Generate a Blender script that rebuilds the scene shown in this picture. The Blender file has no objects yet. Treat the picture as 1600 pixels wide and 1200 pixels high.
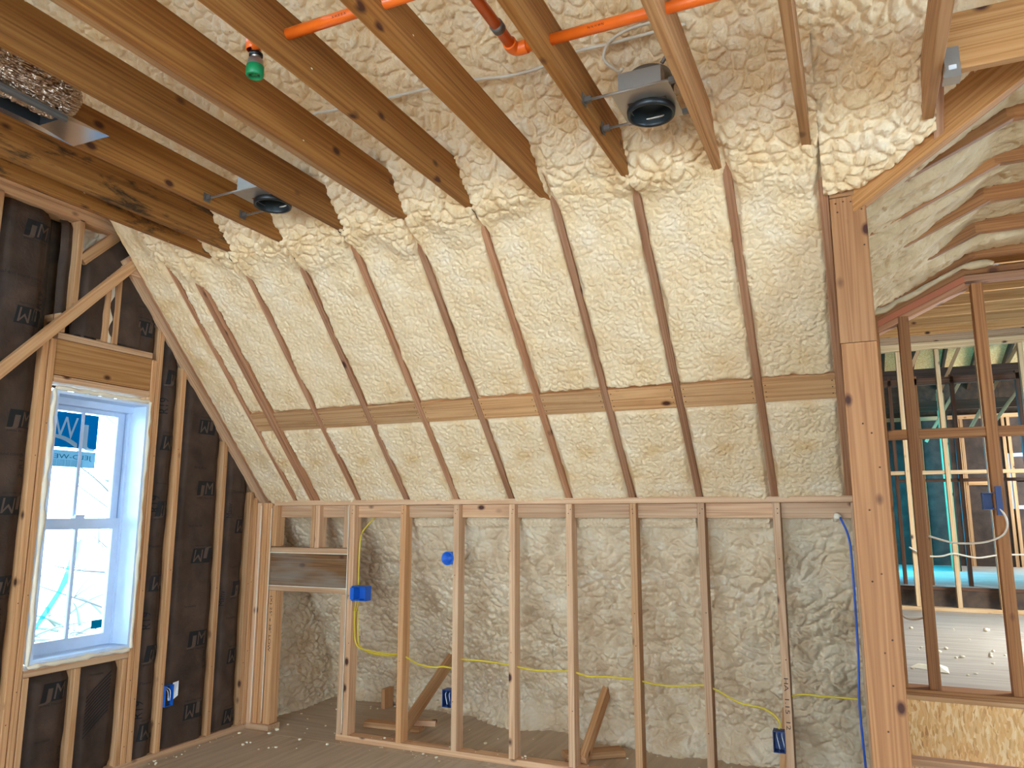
import bpy, math, random
import numpy as np
from mathutils import Vector, Matrix

random.seed(7)
SC = bpy.context.scene
COL = SC.collection

# ------------------------------------------------------------------ camera
PIT, YAW, FPX = math.radians(9.74), math.radians(24.31), 1192.5
cam_d = bpy.data.cameras.new('camera')
cam = bpy.data.objects.new('camera', cam_d)
COL.objects.link(cam)
cam.location = (0, 0, 1.53)
cam.rotation_euler = (math.pi / 2 + PIT, 0, YAW)
cam_d.sensor_fit = 'HORIZONTAL'
cam_d.sensor_width = 36.0
cam_d.lens = 36.0 * FPX / 1600.0
cam_d.clip_start = 0.02
cam_d.clip_end = 400
SC.camera = cam

# ------------------------------------------------------------------ sky, daylight, exposure
SKY = 25.0
world = bpy.data.worlds.new('overcast_sky')
SC.world = world
world.use_nodes = True
wbg = world.node_tree.nodes['Background']
wbg.inputs[0].default_value = (0.46, 0.73, 1.0, 1)
wbg.inputs[1].default_value = SKY


def area(name, loc, aim, sx, sy, power, color, portal=False):
    d = bpy.data.lights.new(name, 'AREA')
    d.shape = 'RECTANGLE'
    d.size, d.size_y = sx, sy
    d.energy = power
    d.color = color
    if portal:
        d.cycles.is_portal = True
    o = bpy.data.objects.new(name, d)
    COL.objects.link(o)
    o.location = loc
    o.rotation_euler = (Vector(aim) - Vector(loc)).to_track_quat('-Z', 'Y').to_euler()
    return o


area('window_portal', (-4.44, 3.21, 1.48), (0, 3.21, 1.48), 1.55, 0.70, 1, (1, 1, 1), True)
# windows at left and in the wing; the rear and right lights are added fill
area('added_rear_fill', (-0.9, -3.85, 1.45), (-1.2, 3.0, 3.2), 3.6, 1.4, 96, (1.0, 0.82, 0.62))  # added warm fill from behind the camera, aimed up at the ceiling
area('added_side_fill', (3.9, -0.6, 1.5), (-2.0, 3.0, 1.6), 2.6, 1.8, 11, (1.0, 0.91, 0.80))  # added cross fill from the unseen right side
area('left_window_daylight', (-4.1, -1.8, 1.6), (0, 2.6, 1.4), 0.9, 1.6, 36, (0.80, 0.90, 1.0))
area('wing_window_daylight', (2.9, 7.2, 2.1), (1.3, 7.0, 0.5), 1.3, 1.1, 200, (1.0, 0.97, 0.92))
area('far_film_window_daylight', (0.42, 11.9, 1.9), (2.2, 12.2, 1.2), 2.4, 1.8, 210, (0.02, 0.46, 0.84))
area('far_room_daylight', (2.9, 12.8, 2.2), (1.5, 13.4, 1.8), 1.0, 1.2, 40, (1.0, 0.86, 0.7))

SC.view_settings.view_transform = 'Standard'
SC.view_settings.look = 'None'
SC.view_settings.exposure = -0.34
SC.view_settings.gamma = 1.0
SC.view_settings.use_curve_mapping = False
SC.cycles.max_bounces = 10
SC.cycles.diffuse_bounces = 5
SC.cycles.transparent_max_bounces = 12
SC.cycles.sample_clamp_indirect = 6.0


# ------------------------------------------------------------------ materials
def srgb(r, g, b):
    f = lambda c: (c / 255 / 12.92) if c / 255 <= 0.04045 else ((c / 255 + 0.055) / 1.055) ** 2.4
    return (f(r), f(g), f(b), 1)


class NT:
    def __init__(self, name):
        self.m = bpy.data.materials.new(name)
        self.m.use_nodes = True
        self.t = self.m.node_tree
        self.b = self.t.nodes['Principled BSDF']
        self.out = self.t.nodes['Material Output']

    def n(self, kind, **kw):
        x = self.t.nodes.new(kind)
        for k, v in kw.items():
            setattr(x, k, v)
        return x

    def l(self, a, b):
        self.t.links.new(a, b)

    def mapping(self, scale, src='Object', rand=True):
        tc = self.n('ShaderNodeTexCoord')
        mp = self.n('ShaderNodeMapping')
        mp.inputs['Scale'].default_value = scale
        if rand:
            oi = self.n('ShaderNodeObjectInfo')
            mul = self.n('ShaderNodeVectorMath', operation='SCALE')
            cmb = self.n('ShaderNodeCombineXYZ')
            for i, s in enumerate((7.3, 3.1, 5.7)):
                mm = self.n('ShaderNodeMath', operation='MULTIPLY')
                mm.inputs[1].default_value = s
                self.l(oi.outputs['Random'], mm.inputs[0])
                self.l(mm.outputs[0], cmb.inputs[i])
            ad = self.n('ShaderNodeVectorMath', operation='ADD')
            self.l(tc.outputs[src], ad.inputs[0])
            self.l(cmb.outputs[0], ad.inputs[1])
            self.l(ad.outputs[0], mp.inputs['Vector'])
        else:
            self.l(tc.outputs[src], mp.inputs['Vector'])
        return mp.outputs[0]

    def noise(self, vec, scale, detail=2, dist=0.0, rough=0.5):
        x = self.n('ShaderNodeTexNoise')
        x.inputs['Scale'].default_value = scale
        x.inputs['Detail'].default_value = detail
        x.inputs['Distortion'].default_value = dist
        x.inputs['Roughness'].default_value = rough
        if vec is not None:
            self.l(vec, x.inputs['Vector'])
        return x.outputs['Fac']

    def voronoi(self, vec, scale, feature='F1'):
        x = self.n('ShaderNodeTexVoronoi', feature=feature)
        x.inputs['Scale'].default_value = scale
        self.l(vec, x.inputs['Vector'])
        return x

    def ramp(self, fac, stops, interp='LINEAR'):
        r = self.n('ShaderNodeValToRGB')
        r.color_ramp.interpolation = interp
        el = r.color_ramp.elements
        while len(el) < len(stops):
            el.new(0.5)
        for e, (p, c) in zip(el, stops):
            e.position = p
            e.color = c if len(c) == 4 else (*c, 1)
        self.l(fac, r.inputs[0])
        return r.outputs[0]

    def mix(self, fac, a, b, mode='MIX'):
        x = self.n('ShaderNodeMix', data_type='RGBA', blend_type=mode)
        for inp, v in ((x.inputs[0], fac), (x.inputs[6], a), (x.inputs[7], b)):
            if isinstance(v, bpy.types.NodeSocket):
                self.l(v, inp)
            else:
                inp.default_value = v
        return x.outputs[2]

    def math(self, op, a, b=None):
        x = self.n('ShaderNodeMath', operation=op)
        for inp, v in zip(x.inputs, (a, b)):
            if v is None:
                continue
            if isinstance(v, bpy.types.NodeSocket):
                self.l(v, inp)
            else:
                inp.default_value = v
        return x.outputs[0]

    def bump(self, h, strength, dist=0.01):
        b = self.n('ShaderNodeBump')
        b.inputs['Strength'].default_value = strength
        b.inputs['Distance'].default_value = dist
        self.l(h, b.inputs['Height'])
        self.l(b.outputs[0], self.b.inputs['Normal'])

    def set(self, color=None, rough=None, metal=None, spec=None):
        if color is not None:
            if isinstance(color, bpy.types.NodeSocket):
                self.l(color, self.b.inputs['Base Color'])
            else:
                self.b.inputs['Base Color'].default_value = color
        if rough is not None:
            self.b.inputs['Roughness'].default_value = rough
        if metal is not None:
            self.b.inputs['Metallic'].default_value = metal
        if spec is not None:
            self.b.inputs['Specular IOR Level'].default_value = spec
        return self.m


B0, W1 = (0, 0, 0, 1), (1, 1, 1, 1)


def wood(name, lo, mid, hi, knots=True, specks=False, stain=0.0, knot_col=(70, 32, 14), grey=0.0):
    k = NT(name)
    v = k.mapping((0.30, 13, 13))
    n1 = k.noise(v, 1.0, 2, 0.35)
    s = k.math('SINE', k.math('MULTIPLY', n1, 62.0))
    s = k.math('ADD', k.math('MULTIPLY', s, 0.5), 0.5)
    v2 = k.mapping((1.6, 110, 110))
    fine = k.noise(v2, 1.0, 3)
    g = k.math('ADD', k.math('MULTIPLY', s, 0.30), k.math('MULTIPLY', fine, 0.70))
    col = k.ramp(g, [(0.10, srgb(*lo)), (0.50, srgb(*mid)), (0.95, srgb(*hi))])
    # board-to-board tone
    oi = k.n('ShaderNodeObjectInfo')
    tone = k.ramp(oi.outputs['Random'], [(0, (0.78, 0.76, 0.74)), (0.5, (1, 1, 1)), (1, (1.13, 1.08, 1.02))])
    col = k.mix(1.0, col, tone, 'MULTIPLY')
    if knots:
        vk = k.mapping((5.5, 9, 9))
        vo = k.voronoi(vk, 1.0)
        d = vo.outputs['Distance']
        ring = k.ramp(d, [(0.09, W1), (0.14, (0.5, 0.5, 0.5)), (0.20, B0)])
        pick = k.ramp(vo.outputs['Color'], [(0.55, B0), (0.6, W1)])
        col = k.mix(k.math('MULTIPLY', ring, pick), col, srgb(*knot_col))
    if stain > 0:
        vs = k.mapping((2.0, 9, 9))
        ns = k.noise(vs, 1.6, 5, 0.3, 0.7)
        col = k.mix(k.ramp(ns, [(0.53, B0), (0.64, (stain, stain, stain))]), col, srgb(38, 26, 16))
    if grey > 0:
        ng = k.noise(k.mapping((1.2, 5, 5)), 1.3, 3)
        col = k.mix(k.ramp(ng, [(0.45, B0), (0.65, (grey, grey, grey))]), col, srgb(140, 128, 112))
    if specks:
        vv = k.voronoi(k.mapping((9, 16, 16)), 1.0)
        sp = k.ramp(vv.outputs['Distance'], [(0.045, W1), (0.06, B0)])
        pk = k.ramp(vv.outputs['Color'], [(0.62, B0), (0.66, W1)])
        col = k.mix(k.math('MULTIPLY', sp, pk), col, srgb(232, 214, 178))
    k.bump(g, 0.12, 0.004)
    return k.set(col, 0.62, spec=0.3)


M = {}
M['joist'] = wood('joist_fir', (108, 62, 22), (150, 95, 40), (176, 121, 62), specks=True)
M['joist_stain'] = wood('joist_fir_mildewed', (106, 62, 24), (146, 93, 40), (170, 117, 60), specks=True, stain=0.9)
M['joist_pale'] = wood('joist_pine_pale', (140, 92, 52), (180, 128, 80), (202, 154, 106), specks=True)
M['rafter'] = wood('rafter_fir', (130, 82, 52), (166, 115, 80), (190, 144, 110))
M['stud'] = wood('stud_spruce', (164, 110, 66), (198, 146, 98), (216, 172, 128))
M['stud_pale'] = wood('stud_spruce_pale', (186, 142, 94), (218, 178, 128), (236, 204, 160))
M['plate'] = wood('plate_pine', (170, 122, 84), (202, 157, 116), (220, 182, 144))
M['block'] = wood('blocking_pine', (154, 102, 58), (190, 140, 92), (210, 166, 120), stain=0.12)
M['header'] = wood('header_pine', (146, 92, 44), (180, 126, 72), (200, 150, 98))
M['header_dark'] = wood('header_stained', (84, 52, 24), (122, 82, 44), (152, 112, 68), grey=0.75)
M['post'] = wood('post_pine', (130, 82, 46), (160, 109, 66), (178, 129, 85))
M['wing'] = wood('wing_fir', (116, 70, 34), (156, 102, 56), (180, 128, 78))
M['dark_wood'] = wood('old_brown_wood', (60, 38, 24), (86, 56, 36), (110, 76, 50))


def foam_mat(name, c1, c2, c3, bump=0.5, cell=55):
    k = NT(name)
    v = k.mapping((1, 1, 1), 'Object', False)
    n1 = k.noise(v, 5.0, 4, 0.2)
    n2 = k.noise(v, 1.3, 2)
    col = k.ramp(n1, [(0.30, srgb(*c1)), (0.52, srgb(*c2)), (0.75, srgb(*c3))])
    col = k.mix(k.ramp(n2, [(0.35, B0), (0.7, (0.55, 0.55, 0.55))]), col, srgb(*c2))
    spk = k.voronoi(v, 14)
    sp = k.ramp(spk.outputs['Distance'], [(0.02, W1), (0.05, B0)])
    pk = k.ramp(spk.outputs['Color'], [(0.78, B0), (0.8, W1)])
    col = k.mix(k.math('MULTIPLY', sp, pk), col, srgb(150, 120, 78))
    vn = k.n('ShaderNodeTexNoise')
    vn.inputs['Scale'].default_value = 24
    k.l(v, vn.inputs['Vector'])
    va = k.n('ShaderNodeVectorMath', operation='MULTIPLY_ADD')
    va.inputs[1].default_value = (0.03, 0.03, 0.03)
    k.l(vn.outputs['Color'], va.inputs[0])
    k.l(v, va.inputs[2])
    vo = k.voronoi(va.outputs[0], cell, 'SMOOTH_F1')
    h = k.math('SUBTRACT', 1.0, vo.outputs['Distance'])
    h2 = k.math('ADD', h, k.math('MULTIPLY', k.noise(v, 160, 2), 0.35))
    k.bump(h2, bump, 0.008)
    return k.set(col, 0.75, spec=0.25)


M['foam'] = foam_mat('spray_foam', (216, 174, 120), (230, 198, 154), (236, 213, 180), 0.6, 60)
M['foam_low'] = foam_mat('spray_foam_pale', (196, 164, 126), (216, 190, 154), (228, 208, 178), 0.6, 44)
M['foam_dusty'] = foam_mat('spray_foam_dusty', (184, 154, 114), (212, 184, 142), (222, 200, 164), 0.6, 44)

k = NT('kraft_paper')
v = k.mapping((1, 1, 1), 'Object')
col = k.ramp(k.noise(v, 6, 3, 0.4), [(0.3, srgb(58, 43, 33)), (0.7, srgb(82, 62, 49))])
k.bump(k.noise(v, 26, 4, 1.2), 0.35, 0.01)
M['kraft'] = k.set(col, 0.7, spec=0.25)
k = NT('kraft_ink'); M['ink'] = k.set(srgb(18, 13, 11), 0.8)
k = NT('marker_ink'); M['marker'] = k.set(srgb(60, 40, 30), 0.8)
k = NT('kraft_letter'); M['kraft_flat'] = k.set(srgb(86, 66, 52), 0.75)

k = NT('subfloor')
v = k.mapping((1, 1, 1), 'Object')
c = k.ramp(k.noise(k.mapping((14, 1.2, 1)), 1.5, 4, 0.3), [(0.3, srgb(172, 146, 116)), (0.7, srgb(204, 180, 150))])
c = k.mix(k.ramp(k.noise(v, 2.2, 4), [(0.45, B0), (0.75, (0.6, 0.6, 0.6))]), c, srgb(190, 168, 142))
k.bump(k.noise(v, 60, 3), 0.15, 0.004)
M['floor'] = k.set(c, 0.6)
k = NT('dusty_subfloor')
v = k.mapping((1, 1, 1), 'Object')
c = k.ramp(k.noise(k.mapping((1.2, 16, 1)), 1.5, 4, 0.3), [(0.3, srgb(160, 144, 126)), (0.7, srgb(196, 182, 164))])
k.bump(k.noise(v, 50, 3), 0.15, 0.004)
M['floor_dusty'] = k.set(c, 0.45)

k = NT('strand_board')
v = k.mapping((1, 1, 1), 'Object', False)
cols = []
for rot, sc in (((0.2, 0.5, 0.3), (95, 95, 24)), ((0.1, -0.6, 0.2), (84, 84, 19)), ((0.3, 1.4, 0.1), (100, 100, 27))):
    vn = k.n('ShaderNodeTexNoise'); vn.inputs['Scale'].default_value = 9
    k.l(v, vn.inputs['Vector'])
    va = k.n('ShaderNodeVectorMath', operation='MULTIPLY_ADD'); va.inputs[1].default_value = (0.04, 0.04, 0.04)
    k.l(vn.outputs['Color'], va.inputs[0]); k.l(v, va.inputs[2])
    mp = k.n('ShaderNodeMapping'); mp.inputs['Scale'].default_value = sc; mp.inputs['Rotation'].default_value = rot
    k.l(va.outputs[0], mp.inputs['Vector'])
    vo = k.voronoi(mp.outputs[0], 1.0)
    cols.append((vo.outputs['Color'], vo.outputs['Distance']))
pal = [(0.0, srgb(180, 116, 54)), (0.3, srgb(222, 160, 90)), (0.65, srgb(236, 178, 108)), (1.0, srgb(246, 208, 150))]
c = k.ramp(cols[0][0], pal)
c = k.mix(k.ramp(cols[1][0], [(0.5, B0), (0.55, W1)]), c, k.ramp(cols[1][0], [(0.5, pal[1][1]), (0.75, pal[3][1]), (1.0, pal[2][1])]))
c = k.mix(k.ramp(cols[2][0], [(0.68, B0), (0.72, W1)]), c, k.ramp(cols[2][0], [(0.7, pal[2][1]), (0.85, pal[1][1]), (1.0, pal[0][1])]))
k.bump(cols[1][0], 0.25, 0.004)
M['osb'] = k.set(c, 0.55)
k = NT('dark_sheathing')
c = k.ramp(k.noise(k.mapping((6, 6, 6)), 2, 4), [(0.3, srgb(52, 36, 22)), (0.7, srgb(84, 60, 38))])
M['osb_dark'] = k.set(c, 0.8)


def plain(name, col, rough=0.5, metal=0.0, spec=0.5, bumpy=0.0, bscale=40):
    k = NT(name)
    v = k.mapping((1, 1, 1), 'Object')
    n = k.noise(v, 9, 3)
    c = k.mix(k.ramp(n, [(0.35, B0), (0.75, (0.22, 0.22, 0.22))]), srgb(*col), srgb(*[int(x * 0.72) for x in col]))
    if bumpy:
        k.bump(k.noise(v, bscale, 3), bumpy, 0.004)
    return k.set(c, rough, metal, spec)


M['vinyl'] = plain('glare_tinted_vinyl', (208, 224, 244), 0.35)  # white vinyl with a bluish daylight glare put into its colour
M['can_foam'] = plain('window_foam_bead', (236, 220, 190), 0.7, bumpy=0.4)
M['blue_box'] = plain('blue_box_plastic', (20, 96, 190), 0.45)
M['navy_box'] = plain('navy_box_plastic', (16, 48, 104), 0.45)
M['orange'] = plain('orange_pipe', (240, 106, 26), 0.35)
M['green'] = plain('green_cap', (8, 118, 64), 0.4)
M['steel'] = plain('galvanised_steel', (182, 170, 156), 0.42, 0.85)
M['bright_steel'] = plain('bright_sheet_steel', (214, 216, 218), 0.16, 1.0)
M['steel_dull'] = plain('dull_steel', (120, 112, 104), 0.5, 0.75)
M['black'] = plain('black_plastic', (20, 21, 22), 0.4)
M['can_in'] = plain('can_inside', (44, 48, 48), 0.45, 0.3)
M['yellow'] = plain('yellow_cable', (216, 184, 44), 0.45)
M['blue_cable'] = plain('blue_cable', (40, 84, 176), 0.45)
M['white_cable'] = plain('white_cable', (216, 200, 176), 0.5)
M['wire_white'] = plain('white_wire', (230, 230, 226), 0.4)
M['crumb'] = plain('foam_crumb', (236, 222, 190), 0.8, bumpy=0.4)
M['bark'] = plain('bark', (84, 78, 72), 0.9)
M['shrub'] = plain('winter_twigs', (104, 108, 92), 0.9)
M['snow'] = plain('pale_ground', (150, 150, 150), 0.9)
M['duct_black'] = plain('duct_inside', (10, 10, 10), 0.9)
M['hanger_label'] = plain('hanger_label', (214, 210, 204), 0.6)
M['red_paint'] = plain('sprayed_orange_marking', (176, 98, 62), 0.7)
k = NT('crumpled_foil')
v = k.mapping((1, 1, 1), 'Object')
k.bump(k.noise(v, 30, 4, 1.5), 0.9, 0.02)
M['foil'] = k.set(srgb(214, 190, 168), 0.24, 1.0)


def translucent(name, col, alpha, t=0.7):
    k = NT(name)
    tr = k.n('ShaderNodeBsdfTranslucent'); tr.inputs[0].default_value = srgb(*col)
    df = k.n('ShaderNodeBsdfDiffuse'); df.inputs[0].default_value = srgb(*col)
    m1 = k.n('ShaderNodeMixShader'); m1.inputs[0].default_value = t
    k.l(df.outputs[0], m1.inputs[1]); k.l(tr.outputs[0], m1.inputs[2])
    tp = k.n('ShaderNodeBsdfTransparent')
    m2 = k.n('ShaderNodeMixShader'); m2.inputs[0].default_value = alpha
    k.l(tp.outputs[0], m2.inputs[1]); k.l(m1.outputs[0], m2.inputs[2])
    k.l(m2.outputs[0], k.out.inputs[0])
    return k.m


M['sticker'] = translucent('blue_sticker', (0, 88, 132), 1.0, 0.14)
M['sticker_pale'] = translucent('pale_blue_sticker', (120, 170, 190), 1.0, 0.12)
M['sticker_letter'] = translucent('sticker_letter', (170, 200, 215), 1.0, 0.16)
M['sticker_small'] = translucent('sticker_small', (0, 90, 110), 1.0, 0.10)
M['strip'] = translucent('aqua_plastic_strip', (0, 150, 160), 0.9, 0.12)
M['film'] = translucent('aqua_window_film', (30, 190, 210), 1.0, 0.12)
k = NT('pane_glass')
tp = k.n('ShaderNodeBsdfTransparent'); tp.inputs[0].default_value = (0.93, 0.96, 0.97, 1)
gl = k.n('ShaderNodeBsdfGlossy'); gl.inputs['Roughness'].default_value = 0.02
fr = k.n('ShaderNodeFresnel'); fr.inputs[0].default_value = 1.35
mx = k.n('ShaderNodeMixShader')
k.l(fr.outputs[0], mx.inputs[0]); k.l(tp.outputs[0], mx.inputs[1]); k.l(gl.outputs[0], mx.inputs[2])
k.l(mx.outputs[0], k.out.inputs[0])
M['glass'] = k.m

# ------------------------------------------------------------------ object helpers
WM = {}          # world matrix of every object made here


def put(o, parent, mw):
    COL.objects.link(o)
    WM[o.name] = mw
    if parent is not None:
        o.parent = parent
        o.matrix_parent_inverse = WM[parent.name].inverted()
    o.matrix_basis = mw
    return o


def tag(o, label=None, cat=None, group=None, kind=None):
    for a, b in (('label', label), ('category', cat), ('group', group), ('kind', kind)):
        if b:
            o[a] = b
    return o


def thing(name, label, cat, loc=(0, 0, 0), group=None, kind=None):
    o = bpy.data.objects.new(name, None)
    o.empty_display_size = 0.05
    put(o, None, Matrix.Translation(loc))
    return tag(o, label, cat, group, kind)


def mesh_from(name, verts, faces, mats, smooth=False, fmat=None):
    me = bpy.data.meshes.new(name)
    me.from_pydata([tuple(v) for v in verts], [], faces)
    for m in (mats if isinstance(mats, (list, tuple)) else [mats]):
        me.materials.append(m)
    if fmat:
        me.polygons.foreach_set('material_index', fmat)
    if smooth:
        me.polygons.foreach_set('use_smooth', [True] * len(me.polygons))
    me.update()
    return me


def wobj(name, verts, faces, mats, parent=None, smooth=False, fmat=None):
    """a mesh object from world-space vertices; its origin is at the bottom centre of its box"""
    a = np.array(verts, float)
    lo, hi = a.min(0), a.max(0)
    c = Vector(((lo[0] + hi[0]) / 2, (lo[1] + hi[1]) / 2, lo[2]))
    me = mesh_from(name, a - np.array(c), faces, mats, smooth, fmat)
    return put(bpy.data.objects.new(name, me), parent, Matrix.Translation(c))


BC = {}


def board(name, p0, p1, w, t, parent, mat, side=(0, 0, 1), ch=0.0025, copyof=None):
    """a piece of lumber from p0 to p1; w is its size along `side`, t across it; long edges eased"""
    p0, p1 = Vector(p0), Vector(p1)
    X = (p1 - p0)
    L = X.length
    X.normalize()
    Y = Vector(side) - X * X.dot(Vector(side))
    Y.normalize()
    Z = X.cross(Y)
    key = (round(L, 4), round(w, 4), round(t, 4), mat.name, ch)
    me = BC.get(key)
    if me is None:
        c = min(ch, w * 0.2, t * 0.2)
        a, b = w / 2, t / 2
        ring = [(a - c, -b), (a, -b + c), (a, b - c), (a - c, b), (-a + c, b), (-a, b - c), (-a, -b + c), (-a + c, -b)]
        vs = [(s * L / 2, y, z) for s in (-1, 1) for (y, z) in ring]
        fs = [(i, (i + 1) % 8, 8 + (i + 1) % 8, 8 + i) for i in range(8)]
        fs += [tuple(range(7, -1, -1)), tuple(range(8, 16))]
        me = BC[key] = mesh_from(name, vs, fs, mat)
    R = Matrix((X, Y, Z)).transposed().to_4x4()
    mw = Matrix.Translation((p0 + p1) / 2) @ R
    return put(bpy.data.objects.new(name, me), parent, mw)


def box(name, lo, hi, parent, mat, ch=0.0):
    """axis-aligned board between two corners"""
    lo, hi = Vector(lo), Vector(hi)
    d = hi - lo
    ax = max(range(3), key=lambda i: d[i])
    c = (lo + hi) / 2
    p0, p1 = c.copy(), c.copy()
    p0[ax], p1[ax] = lo[ax], hi[ax]
    oth = [i for i in range(3) if i != ax]
    s = Vector((0, 0, 0)); s[oth[0]] = 1
    return board(name, p0, p1, d[oth[0]], d[oth[1]], parent, mat, s, ch or 0.0025)


def tube(name, pts, r, parent, mat, n=8, closed_ends=True, smooth_path=True):
    P = [Vector(p) for p in pts]
    if smooth_path and len(P) > 2:
        Q = []
        for i in range(len(P) - 1):
            a, b, c, d = P[max(i - 1, 0)], P[i], P[i + 1], P[min(i + 2, len(P) - 1)]
            for s in range(5):
                u = s / 5
                Q.append(0.5 * ((2 * b) + (c - a) * u + (2 * a - 5 * b + 4 * c - d) * u * u + (3 * b - a - 3 * c + d) * u ** 3))
        Q.append(P[-1])
        P = Q
    rr = r if isinstance(r, (list, tuple)) else [r] * len(P)
    if len(rr) != len(P):
        rr = list(np.interp(np.linspace(0, 1, len(P)), np.linspace(0, 1, len(rr)), rr))
    vs, fs = [], []
    up = Vector((0.13, 0.21, 1)).normalized()
    for i, p in enumerate(P):
        t = (P[min(i + 1, len(P) - 1)] - P[max(i - 1, 0)]).normalized()
        if abs(t.dot(up)) > 0.98:
            up = Vector((1, 0.2, 0.1)).normalized()
        a = t.cross(up).normalized()
        b = t.cross(a)
        for j in range(n):
            th = 2 * math.pi * j / n
            vs.append(p + (a * math.cos(th) + b * math.sin(th)) * rr[i])
    for i in range(len(P) - 1):
        for j in range(n):
            fs.append((i * n + j, i * n + (j + 1) % n, (i + 1) * n + (j + 1) % n, (i + 1) * n + j))
    if closed_ends:
        fs.append(tuple(range(n - 1, -1, -1)))
        fs.append(tuple(range((len(P) - 1) * n, len(P) * n)))
    return wobj(name, vs, fs, mat, parent, True)


def lathe(name, prof, c, parent, mat, n=32, axis=(0, 0, 1), smooth=True):
    """profile (radius, height) turned about `axis` through c"""
    A = Vector(axis).normalized()
    U = A.orthogonal().normalized()
    V = A.cross(U)
    c = Vector(c)
    vs, fs = [], []
    for (r, h) in prof:
        for j in range(n):
            th = 2 * math.pi * j / n
            vs.append(c + A * h + (U * math.cos(th) + V * math.sin(th)) * r)
    for i in range(len(prof) - 1):
        for j in range(n):
            fs.append((i * n + j, i * n + (j + 1) % n, (i + 1) * n + (j + 1) % n, (i + 1) * n + j))
    return wobj(name, vs, fs, mat, parent, smooth)


def multi_box(name, boxes, parent, mat):
    """several boxes that make up ONE piece (a moulded frame, a box shell)"""
    vs, fs = [], []
    for lo, hi in boxes:
        o = len(vs)
        for z in (lo[2], hi[2]):
            vs += [(lo[0], lo[1], z), (hi[0], lo[1], z), (hi[0], hi[1], z), (lo[0], hi[1], z)]
        fs += [tuple(o + i for i in f) for f in
               ((3, 2, 1, 0), (4, 5, 6, 7), (0, 1, 5, 4), (1, 2, 6, 5), (2, 3, 7, 6), (3, 0, 4, 7))]
    return wobj(name, vs, fs, mat, parent)


# ------------------------------------------------------------------ noise used to shape foam and paper
def _h(ix, iy, k):
    n = (ix.astype(np.int64) * 374761393 + iy.astype(np.int64) * 668265263 + k * 974634777) & 0x7fffffff
    n = ((n ^ (n >> 13)) * 1274126177) & 0x7fffffff
    n = (n ^ (n >> 16)) & 0xffffff
    return n / float(0xffffff)


def vnoise(x, y, k=0):
    ix, iy = np.floor(x), np.floor(y)
    fx, fy = x - ix, y - iy
    fx, fy = fx * fx * (3 - 2 * fx), fy * fy * (3 - 2 * fy)
    a, b = _h(ix, iy, k), _h(ix + 1, iy, k)
    c, d = _h(ix, iy + 1, k), _h(ix + 1, iy + 1, k)
    return (a * (1 - fx) + b * fx) * (1 - fy) + (c * (1 - fx) + d * fx) * fy - 0.5


def pillows(x, y, s, k=0, warp=0.45):
    """rounded blobs parted by creases, 0..1, blob size s"""
    x, y = x / s, y / s
    wx = x + warp * 2 * vnoise(x * 0.9, y * 0.9, k + 11)
    wy = y + warp * 2 * vnoise(x * 0.9 + 31, y * 0.9, k + 12)
    ix, iy = np.floor(wx), np.floor(wy)
    f1 = np.full(x.shape, 9.0)
    f2 = np.full(x.shape, 9.0)
    for dx in (-1, 0, 1):
        for dy in (-1, 0, 1):
            cx, cy = ix + dx, iy + dy
            d = np.hypot(cx + _h(cx, cy, k + 1) - wx, cy + _h(cx, cy, k + 2) - wy)
            m = d < f1
            f2 = np.where(m, f1, np.minimum(f2, d))
            f1 = np.where(m, d, f1)
    t = np.clip((f2 - f1) * 1.5, 0, 1)
    return 1 - (1 - t) ** 2.6


def worms(x, y, s, k=0):
    """curling rounded ridges parted by thin creases, 0..1"""
    x, y = x / s, y / s
    f = vnoise(x, y, k) + 0.50 * vnoise(x * 2.1 + 7, y * 2.1, k + 1) + 0.22 * vnoise(x * 4.3, y * 4.3 + 9, k + 2)
    t = np.abs(np.sin(math.pi * 2.2 * f))
    return .62 * (1 - np.exp(-5.5 * t)) + .38 * t


def sstep(a, b, x):
    t = np.clip((x - a) / (b - a), 0, 1)
    return t * t * (3 - 2 * t)


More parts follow.
